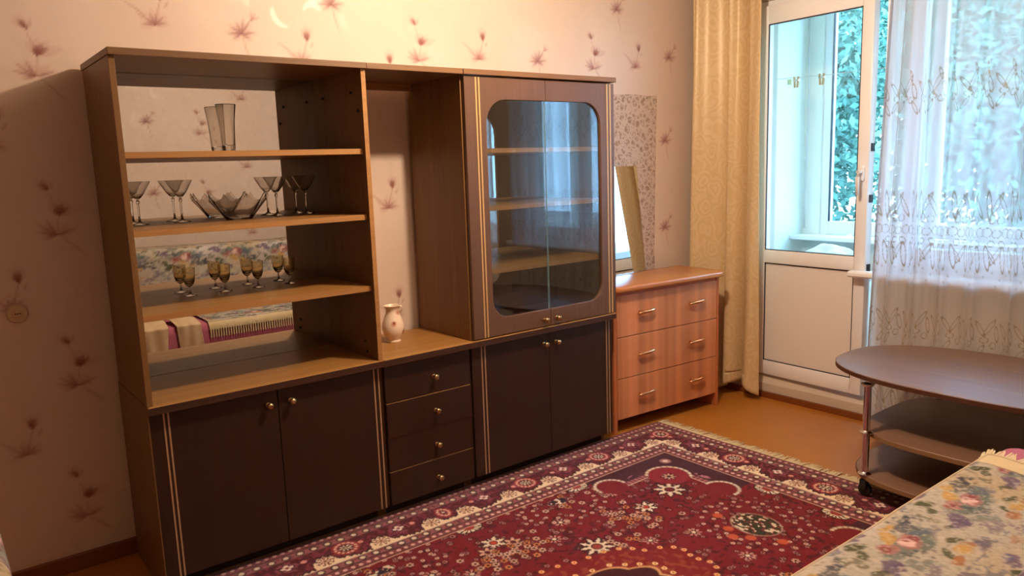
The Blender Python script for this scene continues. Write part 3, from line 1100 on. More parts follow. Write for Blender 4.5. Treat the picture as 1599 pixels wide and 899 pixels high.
LP = [(.0, 0), (.0245, .0), (.0245, .0015), (.008, .005), (.004, .010), (.0036, .026), (.0045, .030), (.009, .035), (.016, .043), (.0205, .058), (.0225, .078), (.0235, .103),
      (.0228, .1035), (.0216, .078), (.0192, .06), (.013, .048), (.0, .042)]
l0 = thing('liqueur_glass', 'small amber liqueur glass on the third shelf, the leftmost', 'glass', (.262, -.070, .9705), 0, 'liqueur glasses on the third shelf')
obj('stem', lathe(new_bm(), LP[:7] + [(.0, .030)], 24), M['crystal'], l0, True)
obj('bowl', lathe(new_bm(), [(.0, .0302)] + LP[7:], 28), M['amber'], l0, 'auto')
for x, lb in ((.392, 'small amber liqueur glass on the third shelf, second from the left'), (.520, 'small amber liqueur glass on the third shelf, second from the right'),
              (.650, 'small amber liqueur glass on the third shelf, the rightmost')):
    dup(l0, (x, -.070, .9705), 0, lb)

t = thing('porcelain_vase', 'cream porcelain vase with small pink flowers, in the niche', 'vase', (1.052, -.17, ZP + .0005))
PP = [(.0, 0), (.030, 0), (.031, .004), (.028, .010), (.030, .016), (.042, .034), (.0485, .056), (.047, .078), (.038, .105), (.029, .126), (.0275, .138), (.033, .152), (.038, .158),
      (.036, .159), (.030, .152), (.025, .137), (.027, .124), (.034, .105), (.042, .075), (.0, .02)]
obj('body', lathe(new_bm(), PP, 36), M['porcelain'], t, 'auto')
bm = new_bm()
tube(bm, [(.029, 0, .145), (.042, -.004, .15), (.046, -.006, .138), (.040, -.004, .125), (.03, 0, .122)], [.004, .0045, .004, .0035, .003], 8)
obj('handle', bm, M['porcelain'], t, True)

# ------------------------------------------------------------------ chest of drawers and what leans on it
DA = -.064
t = thing('dresser', 'orange-brown chest of three drawers beside the wall unit', 'dresser', (2.225, -.335, 0), DA)
DW, DD, DH = .80, .33, .755
obj('side_panel', box(0, .022, -.002, DD, 0, DH, .002), M['dresserside'], t)
obj('side_panel', box(DW - .022, DW, -.002, DD, 0, DH, .002), M['dresserside'], t)
obj('back_panel', box(.022, DW - .022, DD - .008, DD, .07, DH), M['dresserside'], t)
obj('bottom_board', box(.022, DW - .022, .02, DD - .008, .07, .086), M['dresserside'], t)
obj('top_rail', box(.022, DW - .022, .004, .03, DH - .03, DH), M['dresserside'], t)


def rrect(x0, x1, y0, y1, rad, n=8):
    pts = []
    for (cx, cy, r, a0) in ((x1 - rad[1], y0 + rad[1], rad[1], -PI / 2), (x1 - rad[2], y1 - rad[2], rad[2], 0), (x0 + rad[3], y1 - rad[3], rad[3], PI / 2), (x0 + rad[0], y0 + rad[0], rad[0], PI)):
        for i in range(n + 1):
            a = a0 + i / n * PI / 2
            pts.append((cx + r * math.cos(a), cy + r * math.sin(a)))
    return pts


obj('top', prism(new_bm(), rrect(-.035, DW + .035, -.045, DD + .002, (.07, .07, .02, .02)), 'z', DH, DH + .03, .010), M['dressertop'], t, 'auto')
zs = [.075, .295, .515, .735]
for i in range(3):
    d = obj('drawer', box(.024, DW - .024, -.004, .014, zs[i] + .002, zs[i + 1] - .002, .0015), M['dresser'], t)
    zc = (zs[i] + zs[i + 1]) / 2 + .01
    for hx in (.215, .60):
        h = new_bm()
        tube(h, [(hx - .062, -.022, zc - .006), (hx - .045, -.027, zc - .003), (hx, -.030, zc), (hx + .045, -.027, zc + .003), (hx + .062, -.022, zc + .006)], [.004, .0085, .0075, .0085, .004], 10)
        for e in (-.036, .036):
            tube(h, [(hx + e, -.003, zc), (hx + e, -.026, zc)], .005, 8)
        for q in range(7):
            xx = hx - .024 + q * .008
            lathe(h, [(.0, -.0016), (.0088, -.0016), (.0088, .0016), (.0, .0016)], 10, (xx, -.030, zc), False, 'x')
        obj('handle', h, M['copper'], d, True)

mi = thing('leaning_mirror', 'plain rectangular mirror leaning on the wall on the chest of drawers', 'mirror', (2.598, -.075, .7862), 0)
mp = obj('mirror_plate', box(-.17, .17, -.003, 0, 0, .60), M['mirror'], mi)
mb = obj('backing', box(-.17, .17, .0, .003, 0, .60), M['mback'], mi)
mi.rotation_euler = (-.10, 0, 0.06)

b = new_bm()
prism(b, [(2.60, .70), (2.955, .70), (2.952, .9), (2.958, 1.1), (2.966, 1.4), (2.972, 1.6), (2.980, 1.783), (2.9, 1.779), (2.8, 1.784), (2.60, 1.780)], 'y', YB - .0035, YB - .0008)
tag(obj('wallpaper_patch', b, M['patch']), 'strip of older leaf-patterned wallpaper on the wall above the chest of drawers', 'wallpaper')

t = thing('wall_outlet', 'round beige wall outlet with three dark pin holes, left of the wall unit', 'outlet', (-.279, YB, .968))
obj('plate', lathe(new_bm(), [(.0, 0), (.033, 0), (.033, .006), (.029, .014), (.0, .014)], 32, (0, 0, 0), False, '-y'), M['outlet'], t, 'auto')
obj('socket_boss', box(-.015, .015, -.022, -.012, -.01, .01, .003), M['outlet'], t)
for x in (-.007, 0, .007):
    obj('pin_hole', lathe(new_bm(), [(.0, 0), (.0024, 0), (.0024, .001), (.0, .001)], 10, (x, -.0221, .001), False, '-y'), M['black'], t)

# ------------------------------------------------------------------ curtains
def curtain(name, label, y0, y1, z0, z1, xc, n, nz, mat):
    s = np.linspace(0, 1, n)[:, None]
    z = np.linspace(z1, z0, nz)[None, :]
    hz = (z1 - z) / (z1 - z0)
    ph = 2 * PI * (s * 2.9 + .15 * np.sin(3 * s * PI) + .1 * np.sin(hz * 2.2 + s * 5))
    amp = (.036 + .030 * hz) * (1 - .25 * s)
    x = xc + amp * np.sin(ph) + .012 * np.sin(2.3 * ph + 1.2) * (1 - .5 * hz) + (s - .5) * .05
    y = y0 + (y1 - y0) * (s + .018 * np.sin(ph + 1.1)) + (hz ** 1.3) * (.055 * (1 - s) + .005 * s) + .0 * z
    zz = z + 0 * s + np.where(hz > .97, (.02 + .03 * s) * np.sin(s * 9 + 1.0), 0)
    P = np.stack([x + 0 * z, y, zz + 0 * s], -1)
    P = np.concatenate([P, P[:0]], 0)
    o = grid_obj(name, P, mat)
    return o


o = curtain('curtain', '', -.035, -.50, .055, 2.50, 3.235, 160, 140, M['damask'])
o.modifiers.new('thickness', 'SOLIDIFY').thickness = .002
tag(o, 'beige-gold damask curtain hanging in the corner left of the balcony door', 'curtain')


def tulle():
    n, nz = 620, 470
    L = 2.5
    s = np.linspace(0, 1, n)[:, None]
    z1, z0 = 2.50, .045
    z = np.linspace(z1, z0, nz)[None, :]
    hz = (z1 - z) / (z1 - z0)
    # bunched at the left end
    yy = -1.172 - (1.44) * (s ** 1.18) + .05 * hz * (1 - s) + .02 * (1 - hz) * (s - 1)
    ph = 2 * PI * (9.0 * s + 2.2 * np.sqrt(s + .01) + .12 * np.sin(7 * s + hz * 1.5) + .08 * np.sin(23 * s))
    amp = (.016 + .010 * hz + .006 * np.sin(s * 17)) * (.45 + .3 * np.clip((z - .85) / .3, 0, 1))
    x = 3.241 + amp * np.sin(ph) + .003 * np.sin(2.1 * ph + hz * 3) + .004 * np.sin(3.3 * ph + 1 + 4 * hz) * (1 - s)
    y = yy + .012 * np.cos(ph)
    P = np.stack([x + 0 * z, y + 0 * z, z + 0 * s], -1)
    a = s * L + 0 * z
    Z = z + 0 * s
    emb = np.zeros((n, nz))

    def outl(cu, cv, ru, rv, ang, wdt):
        nonlocal emb
        T = .128
        cu, ru = cu * .753, ru * .8
        u = (a - cu + T / 2) % T - T / 2
        v = Z - cv
        c, si = math.cos(ang), math.sin(ang)
        p = (c * u + si * v) / ru
        q = (-si * u + c * v) / rv
        d = np.abs(np.sqrt(p * p + q * q + 1e-9) - 1) * min(ru, rv)
        emb = np.maximum(emb, np.clip(1.6 - d / wdt, 0, 1))
    W = .0013
    # band two: tall leaf outlines, chain, hanging leaves
    for cu, cv, ru, rv, an in ((.02, 1.16, .013, .062, .12), (.07, 1.17, .012, .05, -.45), (.115, 1.155, .012, .055, .5), (.045, 1.10, .02, .02, 0), (.10, 1.095, .022, .016, .4),
                               (.02, 1.04, .03, .02, .0), (.08, 1.035, .026, .018, .3), (.14, 1.04, .024, .02, -.3), (.05, .99, .02, .014, .5), (.12, .99, .022, .012, -.5),
                               (.03, .925, .015, .055, .2), (.085, .935, .013, .045, -.5), (.135, .92, .016, .058, .15), (.06, .93, .008, .03, .6),
                               # band one
                               (.03, 1.700, .012, .04, .7), (.08, 1.720, .012, .045, -.5), (.13, 1.690, .014, .035, .3), (.05, 1.660, .028, .012, 0), (.11, 1.650, .022, .014, .5), (.03, 1.620, .01, .03, -.6), (.14, 1.615, .01, .032, .5), (.1, 1.760, .008, .025, .3),
                               # band three
                               (.03, .60, .012, .04, .6), (.09, .61, .012, .045, -.6), (.14, .585, .014, .035, .2), (.06, .55, .026, .012, .1), (.12, .53, .02, .014, .5), (.04, .50, .012, .03, -.6),
                               (.03, .20, .012, .05, .6), (.09, .21, .012, .05, -.6), (.14, .18, .014, .045, .2), (.06, .13, .026, .012, .1)):
        outl(cu, cv, ru, rv, an, W)
    # little scattered buds below band two
    for cu, cv in ((.02, .84), (.06, .86), (.1, .83), (.14, .855), (.08, .80)):
        T = .17
        u = (a - cu + T / 2) % T - T / 2
        emb = np.maximum(emb, np.clip(1.3 - np.hypot(u, Z - cv) / .006, 0, 1) * .6)
    fold = .5 + .5 * np.sin(ph + .6) + 0 * z
    op = .55 + .17 * fold + .16 * np.exp(-((s - .10) / .09) ** 2) + .04 * vnoise(a, Z, 9, 3)
    band = np.exp(-((Z - 1.02) / .13) ** 2) * .07 + np.exp(-((Z - 1.68) / .07) ** 2) * .05 + np.exp(-((Z - .56) / .08) ** 2) * .07
    op = np.clip(op + band, 0, .86)
    op = np.maximum(op, emb * .74)
    colr = np.stack([op, emb, 0 * op], -1)
    o = grid_obj('curtain', P, M['tulle'], None, colr)
    tag(o, 'sheer white tulle curtain with embroidered leaf bands in front of the window', 'curtain')


tulle()
b = new_bm()
tube(b, [(3.2, .0, 2.52), (3.2, -2.9, 2.52)], .012, 10)
tag(obj('curtain_rail', b, M['pvc']), 'white curtain rail under the ceiling above the balcony door', 'curtain rail')

# ------------------------------------------------------------------ rug
RX0, RX1, RY0, RY1 = -.445, 2.54, -2.475, -.352
RCX, RCY, RHX, RHY = (RX0 + RX1) / 2, (RY0 + RY1) / 2, 1.5, 1.065


def rug():
    st = .0048
    nx, ny = int((RX1 - RX0) / st), int((RY1 - RY0) / st)
    xs = np.linspace(RX0, RX1, nx)[:, None] + np.zeros((1, ny))
    ys = np.linspace(RY0, RY1, ny)[None, :] + np.zeros((nx, 1))
    X, Y = np.abs(xs - RCX), np.abs(ys - RCY)
    dx, dy = RHX - X, RHY - Y
    d = np.minimum(dx, dy)
    a = np.where(dy < dx, dx, dy)
    RED, WINE, PLUM, CREAM, DUST, DK, ROSE, ORG = (118, 15, 28), (82, 18, 32), (70, 26, 40), (222, 202, 176), (128, 72, 76), (38, 14, 20), (156, 98, 96), (190, 84, 46)
    C = np.zeros((nx, ny, 3)) + linA(RED)
    shade = vnoise(xs, ys, 5, 21, 2)
    paint(C, (shade - .4) * 1.2, (100, 14, 24), .6)

    def per(v, p, o):
        return (v - o + p / 2) % p - p / 2

    # ---- field
    n1 = vnoise(xs, ys, 60, 31)
    n2 = vnoise(xs + 3.1, ys * 1.7, 48, 33)
    paint(C, np.clip((n1 * n2 - .38) * 14, 0, 1), (66, 14, 22), .8)
    # small florets on a loose lattice
    def florets(p, ou, ov, sel, r=.010):
        u, v = per(X, p, ou), per(Y, p, ov)
        iu, iv = np.round((X - ou) / p), np.round((Y - ov) / p)
        h = np.sin(iu * 12.99 + iv * 78.23 + ou * 50) * 43758.5
        h = h - np.floor(h)
        rr = np.hypot(u + (h - .5) * p * .4, v + (((h * 7) % 1) - .5) * p * .4)
        th = np.arctan2(v + (((h * 7) % 1) - .5) * p * .4, u + (h - .5) * p * .4)
        k = (h < sel)
        pet = rr - r * (.72 + .38 * np.abs(np.sin(2.5 * th)))
        paint(C, (rr < r * 1.7) * k, (70, 14, 22), .55)
        paint(C, np.clip(-pet / .002 + .5, 0, 1) * k, (176, 126, 116), .72)
        paint(C, (rr < r * .38) * k, DK)
    florets(.094, .03, .02, .75)
    florets(.071, .05, .01, .6, .008)
    florets(.083, .01, .045, .5, .0085)
    florets(.126, .08, .07, .55, .012)
    # bead rings of small flowers round the medallions
    def beads(cx, cy, rx, ry, n, r, col, sc=0.0, a0=0.0, dark=(70, 16, 24)):
        for i in range(n):
            t_ = 2 * PI * (i + .5) / n + a0
            k = 1 + sc * abs(math.sin(t_ * 4))
            px, py = cx + rx * k * math.cos(t_), cy + ry * k * math.sin(t_)
            if px < -.05 or py < -.05:
                continue
            q = np.hypot(X - px, Y - py)
            w_ = q < r * 2.2
            if not w_.any():
                continue
            paint(C, np.clip((r * 1.6 - q) / .003, 0, 1), dark, .7)
            paint(C, np.clip((r - q) / .003 + .5, 0, 1), col)
            paint(C, np.clip((r * .4 - q) / .002 + .5, 0, 1), (130, 40, 40))
    beads(.846, 0, .19, .21, 22, .0085, (206, 170, 150))
    beads(.846, 0, .145, .165, 16, .0085, (206, 170, 150))
    beads(.42, .63, .15, .10, 15, .0085, (206, 170, 150))
    beads(.42, .63, .20, .135, 20, .0085, (206, 170, 150))
    beads(0, .66, .22, .12, 18, .008, (206, 170, 150))

    def flower(cx, cy, r, np_=8, core=(150, 36, 30), pet=CREAM, dark=(58, 18, 26), dots=False, ry=1.0):
        u, v = X - cx, (Y - cy) / ry
        rr, th = np.hypot(u, v), np.arctan2(v, u)
        w_ = rr < r * 1.6
        e = r * (.76 + .22 * np.cos(np_ * th) + .06 * np.cos(3 * np_ * th))
        paint(C, np.clip((e + r * .26 - rr) / .004, 0, 1), dark)
        paint(C, np.clip((r * 1.5 - rr) / .01, 0, 1) * (n2 > .62), dark, .7)
        paint(C, np.clip((e - rr) / .003 + .5, 0, 1), pet)
        for i in range(np_):
            t_ = 2 * PI * (i + .5) / np_
            q = np.hypot(u - r * .62 * math.cos(t_), v - r * .62 * math.sin(t_))
            paint(C, np.clip((r * .13 - q) / .003 + .5, 0, 1), dark)
        paint(C, np.clip((r * .36 - rr) / .003 + .5, 0, 1), dark)
        paint(C, np.clip(1 - np.abs(rr - r * .5) / (r * .07), 0, 1) * (np.cos(np_ * th + PI) > .2), (150, 110, 96), .7)
        paint(C, np.clip((r * .26 - rr) / .003 + .5, 0, 1), core)
    flower(.85, .432, .066, 8, (110, 26, 40))
    flower(.65, .388, .046, 7, (190, 60, 40))
    flower(.585, .36, .030, 5, (120, 30, 36), (206, 150, 130))
    flower(.0, .563, .048, 7, (190, 60, 40))
    flower(.06, .52, .034, 6, (96, 24, 30), (208, 160, 136))
    flower(.27, .285, .064, 9, (150, 60, 50), CREAM)
    for (cx, cy) in ((.639, .576), (.99, .255), (.19, .433), (.45, .185), (.30, .52), (.62, .12), (.50, .44)):
        rr, th = np.hypot(X - cx, Y - cy), np.arctan2(Y - cy, X - cx)
        paint(C, np.clip((.034 - rr) / .01, 0, 1) * (np.cos(9 * th) > .2), (210, 160, 146), .75)
        paint(C, np.clip((.013 - rr) / .003 + .5, 0, 1), DK)
        paint(C, np.clip((.008 - rr) / .003 + .5, 0, 1), CREAM)
    # clusters of rosettes beside the white flowers
    rg = np.random.default_rng(5)
    for (cx, cy, sx, sy, nn) in ((.56, .40, .07, .05, 16), (.10, .50, .06, .05, 12), (.02, .45, .05, .05, 10), (.40, .26, .05, .03, 8), (.45, .64, .07, .03, 9), (.60, .30, .06, .04, 8)):
        for i in range(nn):
            px, py = cx + rg.normal(0, sx), cy + rg.normal(0, sy)
            rr, th = np.hypot(X - px, Y - py), np.arctan2(Y - py, X - px)
            paint(C, np.clip((.019 - rr) / .003, 0, 1), (74, 20, 26), .85)
            paint(C, np.clip((.014 * (.7 + .4 * np.abs(np.cos(3 * th))) - rr) / .0025 + .5, 0, 1), (206, 164, 142) if i % 3 else (196, 120, 70), .9)
            paint(C, np.clip((.006 - rr) / .002 + .5, 0, 1), DK)
    # dark cluster and the green medallion on the long axis
    for (cx, cy, rx, ry, dk_) in ((.42, .668, .055, .026, (40, 30, 46)), (.846, 0, .085, .10, (52, 50, 30))):
        q = np.sqrt(((X - cx) / rx) ** 2 + ((Y - cy) / ry) ** 2)
        paint(C, np.clip((1 - q) / .08, 0, 1), dk_)
        nn = vnoise(xs * 1.3, ys, 70, 41)
        paint(C, np.clip((1 - q) / .08, 0, 1) * (nn > .66), CREAM, .9)
        paint(C, np.clip((1 - q) / .08, 0, 1) * ((nn > .48) & (nn < .56)), (150, 40, 40), .8)
        paint(C, np.clip(.5 - np.abs(q - 1) / .06 + .3, 0, 1), CREAM, .5)
    for (cx, cy) in ((.74, .05), (.80, .145), (.70, 0)):
        paint(C, ell(X, Y, cx, cy, .02, .02), ORG, .9)
    # ---- centre medallion: scalloped
    th = np.arctan2(Y / .27, X / .48)
    q = np.sqrt((X / .48) ** 2 + (Y / .27) ** 2)
    e = 1 + .09 * np.abs(np.sin(5 * th)) - .04
    paint(C, np.clip((e - q) / .02, 0, 1), (122, 24, 28))
    paint(C, np.clip((e - .06 - q) / .02, 0, 1) * (n1 > .62), (150, 74, 44), .6)
    paint(C, np.clip(1 - np.abs(q - e) / .02, 0, 1), (90, 20, 20), .8)
    for k_, rad, col in ((46, 1.0, (236, 176, 112)), (30, .70, (240, 200, 140))):
        for i in range(k_):
            t_ = 2 * PI * (i + .5) / k_
            sc = (1 + .09 * abs(math.sin(5 * t_)) - .04) * rad
            px, py = .48 * sc * math.cos(t_), .27 * sc * math.sin(t_)
            if px < -.03 or py < -.03:
                continue
            rr = np.hypot(X - px, Y - py)
            paint(C, np.clip((.010 - rr) / .003 + .5, 0, 1), col)
            paint(C, np.clip((.004 - rr) / .002 + .5, 0, 1), (150, 50, 30))
    paint(C, np.clip((e * .64 - q) / .02, 0, 1), (66, 16, 24))
    paint(C, np.clip(1 - np.abs(q - e * .64) / .022, 0, 1), (230, 180, 120), .85)
    # ---- plum corners
    corner = (X > .64) & (Y > .24) & (d < .462)
    paint(C, corner * 1.0, PLUM)
    rib = (np.sin(xs * 2 * PI / .021) > .55) & corner
    paint(C, rib * 1.0, (66, 24, 36), .55)
    line = (X > .66) & (Y > .26) & (np.abs(d - .47) < .016)
    paint(C, line * 1.0, ROSE)
    paint(C, line * (np.sin(a * 2 * PI / .022) > .2), (120, 50, 56))
    paint(C, ((X > .66) & (Y > .26) & (np.abs(d - .485) < .003)) * 1.0, CREAM, .7)
    for (cx, cy, r) in ((.965, .535, .098), (.690, .620, .074), (1.02, .290, .074)):
        u, v = X - cx, Y - cy
        rr = np.hypot(u, v)
        out = (u + v > -.02) if r > .09 else ((v > -.01) if cx < .8 else (u > -.01))
        paint(C, np.clip((r - rr) / .004, 0, 1), RED if r < .09 else (136, 26, 42))
        paint(C, np.clip(1 - np.abs(rr - r) / .010, 0, 1) * out, DK)
        paint(C, np.clip(1.3 - np.abs(rr - r) / .008, 0, 1) * out * (.5 + .5 * (np.sin(np.arctan2(v, u) * 22) > -.5)), CREAM)
    flower(.955, .525, .032, 8, (60, 30, 30), (200, 160, 140))
    paint(C, ell(X, Y, 1.082, .655, .026, .026, 0, .4), (170, 120, 120))
    paint(C, ell(X, Y, 1.082, .655, .012, .012, 0, .4), CREAM)
    paint(C, ell(X, Y, .85, .632, .04, .014, 0, .5) * (n1 > .45), (170, 110, 120))
    paint(C, ell(X, Y, 1.07, .43, .014, .04, 0, .5) * (n1 > .45), (170, 110, 120))
    # cream half flowers on the field's edge
    for (cx, cy) in ((0, .722), (.575, .722), (1.152, .155)):
        u, v = X - cx, Y - cy
        rr, tt = np.hypot(u * (1 if cy > .5 else 1.6), v * (1.6 if cy > .5 else 1)), np.arctan2(v, u)
        paint(C, np.clip((.064 - rr) / .004, 0, 1), DK)
        paint(C, np.clip((.056 - rr) / .004, 0, 1) * (np.cos(13 * tt) > -.45), CREAM)
        paint(C, np.clip((.026 - rr) / .004, 0, 1), (150, 50, 44))
    # ---- border
    brd = d < .335
    paint(C, brd * 1.0, WINE)
    nb = vnoise(xs, ys, 90, 51)
    for (d0, d1, c0) in ((.0, .012, (56, 22, 26)), (.012, .056, DUST), (.064, .096, (150, 88, 90)), (.248, .286, (150, 88, 90)), (.290, .326, DUST)):
        mk = (d >= d0) & (d < d1)
        paint(C, mk * 1.0, c0)
        paint(C, mk * (nb > .56), (100, 40, 46), .6)
    for dd, ww, cc in ((.058, .004, DK), (.063, .0025, ROSE), (.098, .003, ROSE), (.102, .003, DK), (.240, .0035, DK), (.2455, .003, CREAM), (.288, .003, DK), (.327, .003, DK), (.333, .0035, (222, 168, 146))):
        paint(C, np.clip(1.2 - np.abs(d - dd) / ww, 0, 1), cc)
    for dd, p, r, c0, c1 in ((.034, .031, .0085, (206, 160, 150), (110, 40, 48)), (.080, .0545, .0105, CREAM, DK), (.267, .0545, .0105, CREAM, DK), (.308, .031, .0085, (216, 172, 160), (120, 44, 50))):
        u = per(a, p, .15)
        rr = np.hypot(u, d - dd)
        paint(C, np.clip((r * 1.75 - rr) / .003, 0, 1), c1, .95)
        paint(C, np.clip((r - rr) / .003 + .5, 0, 1), c0)
    mainb = (d > .104) & (d < .240)
    paint(C, mainb * (nb > .60), (140, 52, 66), .6)
    # arches (cream mounds growing from the inner line)
    u = per(a, .228, .276)
    hgt = np.where(np.abs(u) < .052, .076 * np.sqrt(np.clip(1 - (u / .052) ** 2, 0, 1)), 0)
    hgt = np.maximum(hgt, .018 * np.exp(-((u - .07) / .03) ** 2) + .004)
    hgt = hgt + .006 * np.sin(u * 260)
    top = .240 - hgt
    paint(C, np.clip((d - top + .009) / .003, 0, 1) * mainb, DK)
    paint(C, np.clip((d - top) / .003, 0, 1) * mainb, (236, 208, 172))
    rr = np.hypot(u, (d - .200))
    tt = np.arctan2(d - .200, u)
    paint(C, np.clip((.036 - rr) / .003, 0, 1) * mainb * (np.cos(9 * tt) > -.2), (112, 50, 50))
    paint(C, np.clip((.030 - rr) / .003, 0, 1) * mainb * (np.cos(9 * tt) > .3) * (rr > .022), (206, 170, 140))
    paint(C, np.clip((.014 - rr) / .003, 0, 1) * mainb, (206, 160, 130))
    paint(C, np.clip((.007 - rr) / .003, 0, 1) * mainb, (80, 24, 30))
    # small red blossoms at the foot of each arch
    rr = np.hypot(per(a, .228, .276 - .062), d - .150)
    paint(C, np.clip((.013 - rr) / .003, 0, 1) * mainb, (224, 150, 138), .9)
    # rosettes and four-petal flowers
    u = per(a, .456, .15)
    rr, tt = np.hypot(u, d - .156), np.arctan2(d - .156, u)
    paint(C, np.clip((.056 - rr) / .004, 0, 1) * mainb, (150, 38, 50))
    paint(C, np.clip(1.3 - np.abs(rr - .040) / .006, 0, 1) * mainb * (np.cos(14 * tt) > -.6), (226, 188, 160))
    paint(C, np.clip((.030 - rr) / .003, 0, 1) * mainb, (60, 24, 28))
    paint(C, np.clip((.026 - rr) / .003, 0, 1) * mainb * (np.cos(8 * tt) > .0), CREAM)
    paint(C, np.clip((.010 - rr) / .003, 0, 1) * mainb, (60, 24, 28))
    paint(C, np.clip((.006 - rr) / .003, 0, 1) * mainb, CREAM)
    u = per(a, .456, .15 + .228)
    rr, tt = np.hypot(u, d - .152), np.arctan2(d - .152, u)
    paint(C, np.clip((.044 - rr) / .004, 0, 1) * mainb * (nb > .4), (150, 76, 90), .7)
    paint(C, np.clip((.03 * (.55 + .5 * np.abs(np.cos(2 * tt))) - rr) / .003, 0, 1) * mainb, DK)
    paint(C, np.clip((.025 * (.5 + .5 * np.abs(np.cos(2 * tt))) - rr) / .003, 0, 1) * mainb, (236, 206, 190))
    paint(C, np.clip((.009 - rr) / .003, 0, 1) * mainb, (120, 40, 50))
    # ---- shape: thin pile, slightly wavy edge near the dresser corner
    Zz = np.full((nx, ny), .009) + .002 * vnoise(xs, ys, 3, 61)
    edge = np.minimum.reduce([xs - RX0, RX1 - xs, ys - RY0, RY1 - ys])
    Zz = np.where(edge < .004, .002, Zz)
    yw = ys + np.clip((ys - RY1 + .25) / .25, 0, 1) * .010 * (vnoise(xs, 0 * ys, 2.2, 71) - 1)
    xw = xs + np.clip((xs - RX1 + .3) / .3, 0, 1) * .016 * (vnoise(ys, 0 * xs, 3.0, 72) - .5)
    root = thing('rug', 'large red oriental rug with a patterned border and cream fringe', 'rug', (0, 0, 0))
    grid_obj('pile', np.stack([xw, yw, Zz], -1), M['rug'], root, C)
    # fringes at both short ends
    for side in (1, -1):
        bm = new_bm()
        rg = random.Random(3 + side)
        x0 = RX1 - .006 if side > 0 else RX0 + .006
        y = RY0 + .01
        while y < RY1 - .005:
            l = rg.uniform(.05, .085) * (1 if side > 0 else .3)
            dy = rg.uniform(-.025, .02)
            wd = rg.uniform(.002, .0045)
            z = rg.uniform(.004, .009)
            p = [(x0, y - wd, .007), (x0, y + wd, .007), (x0 + side * l * .5, y + dy * .4 + wd, z), (x0 + side * l * .5, y + dy * .4 - wd, z), (x0 + side * l, y + dy + wd * .6, .0025), (x0 + side * l, y + dy - wd * .6, .0025)]
            v = [bm.verts.new(q) for q in p]
            bm.faces.new((v[0], v[1], v[2], v[3]))
            bm.faces.new((v[3], v[2], v[4], v[5]))
            y += rg.uniform(.003, .006)
        f = obj('fringe', bm, M['fringe'], root)
        f['kind'] = 'stuff'


rug()

# ------------------------------------------------------------------ coffee table
t = thing('coffee_table', 'brown oval three-tier coffee table with chrome posts in front of the window', 'table', (2.796, -1.865, 0))


def superell(a, b_, p, n=72):
    pts = []
    for i in range(n):
        q = 2 * PI * i / n
        c, s = math.cos(q), math.sin(q)
        pts.append((a * math.copysign(abs(c) ** (2 / p), c), b_ * math.copysign(abs(s) ** (2 / p), s)))
    return pts


def tier(nm, a, b_, p, z0, z1, mat, edge, parent):
    o = obj(nm, prism(new_bm(), superell(a, b_, p), 'z', z0, z1, .004), mat, parent, 'auto')
    bm = new_bm()
    pts = superell(a + .0012, b_ + .0012, p)
    v0 = [bm.verts.new((x, y, z0 + .003)) for x, y in pts]
    v1 = [bm.verts.new((x, y, z1 - .003)) for x, y in pts]
    for i in range(len(pts)):
        j = (i + 1) % len(pts)
        bm.faces.new((v0[i], v0[j], v1[j], v1[i]))
    obj('edge_band', bm, edge, o, True)
    return o


tier('tabletop', .380, .585, 2.5, .492, .514, M['table'], M['tableedge'], t)
tier('shelf', .40, .40, 3.2, .262, .284, M['table'], M['tableshelf'], t)
tier('shelf', .42, .42, 3.4, .085, .107, M['table'], M['tableshelf'], t)
for lx, ly in ((-.365 + .0, .305), (-.365, -.305), (.30, .305), (.30, -.305)):
    bm = new_bm()
    lathe(bm, [(.0, .108), (.0145, .108), (.0145, .491), (.0, .491)], 24, (lx, ly, 0))
    lg = obj('leg', bm, M['chrome'], t, 'auto')
    for z in (.107, .284):
        obj('flange', lathe(new_bm(), [(.015, z), (.026, z), (.026, z + .004), (.018, z + .009), (.015, z + .012)], 24, (lx, ly, 0)), M['chrome'], lg, 'auto')
    obj('flange', lathe(new_bm(), [(.015, .480), (.020, .482), (.026, .491)], 24, (lx, ly, 0)), M['chrome'], lg, 'auto')
    bm = new_bm()
    lathe(bm, [(.0, -.011), (.024, -.011), (.027, -.007), (.027, .007), (.024, .011), (.0, .011)], 20, (lx + .01, ly, .0395 if lx < 0 else .027), False, 'x')
    bx(bm, lx - .016, lx + .016, ly - .014, ly + .014, .045, .086, .004)
    obj('caster', bm, M['black'], t, 'auto')

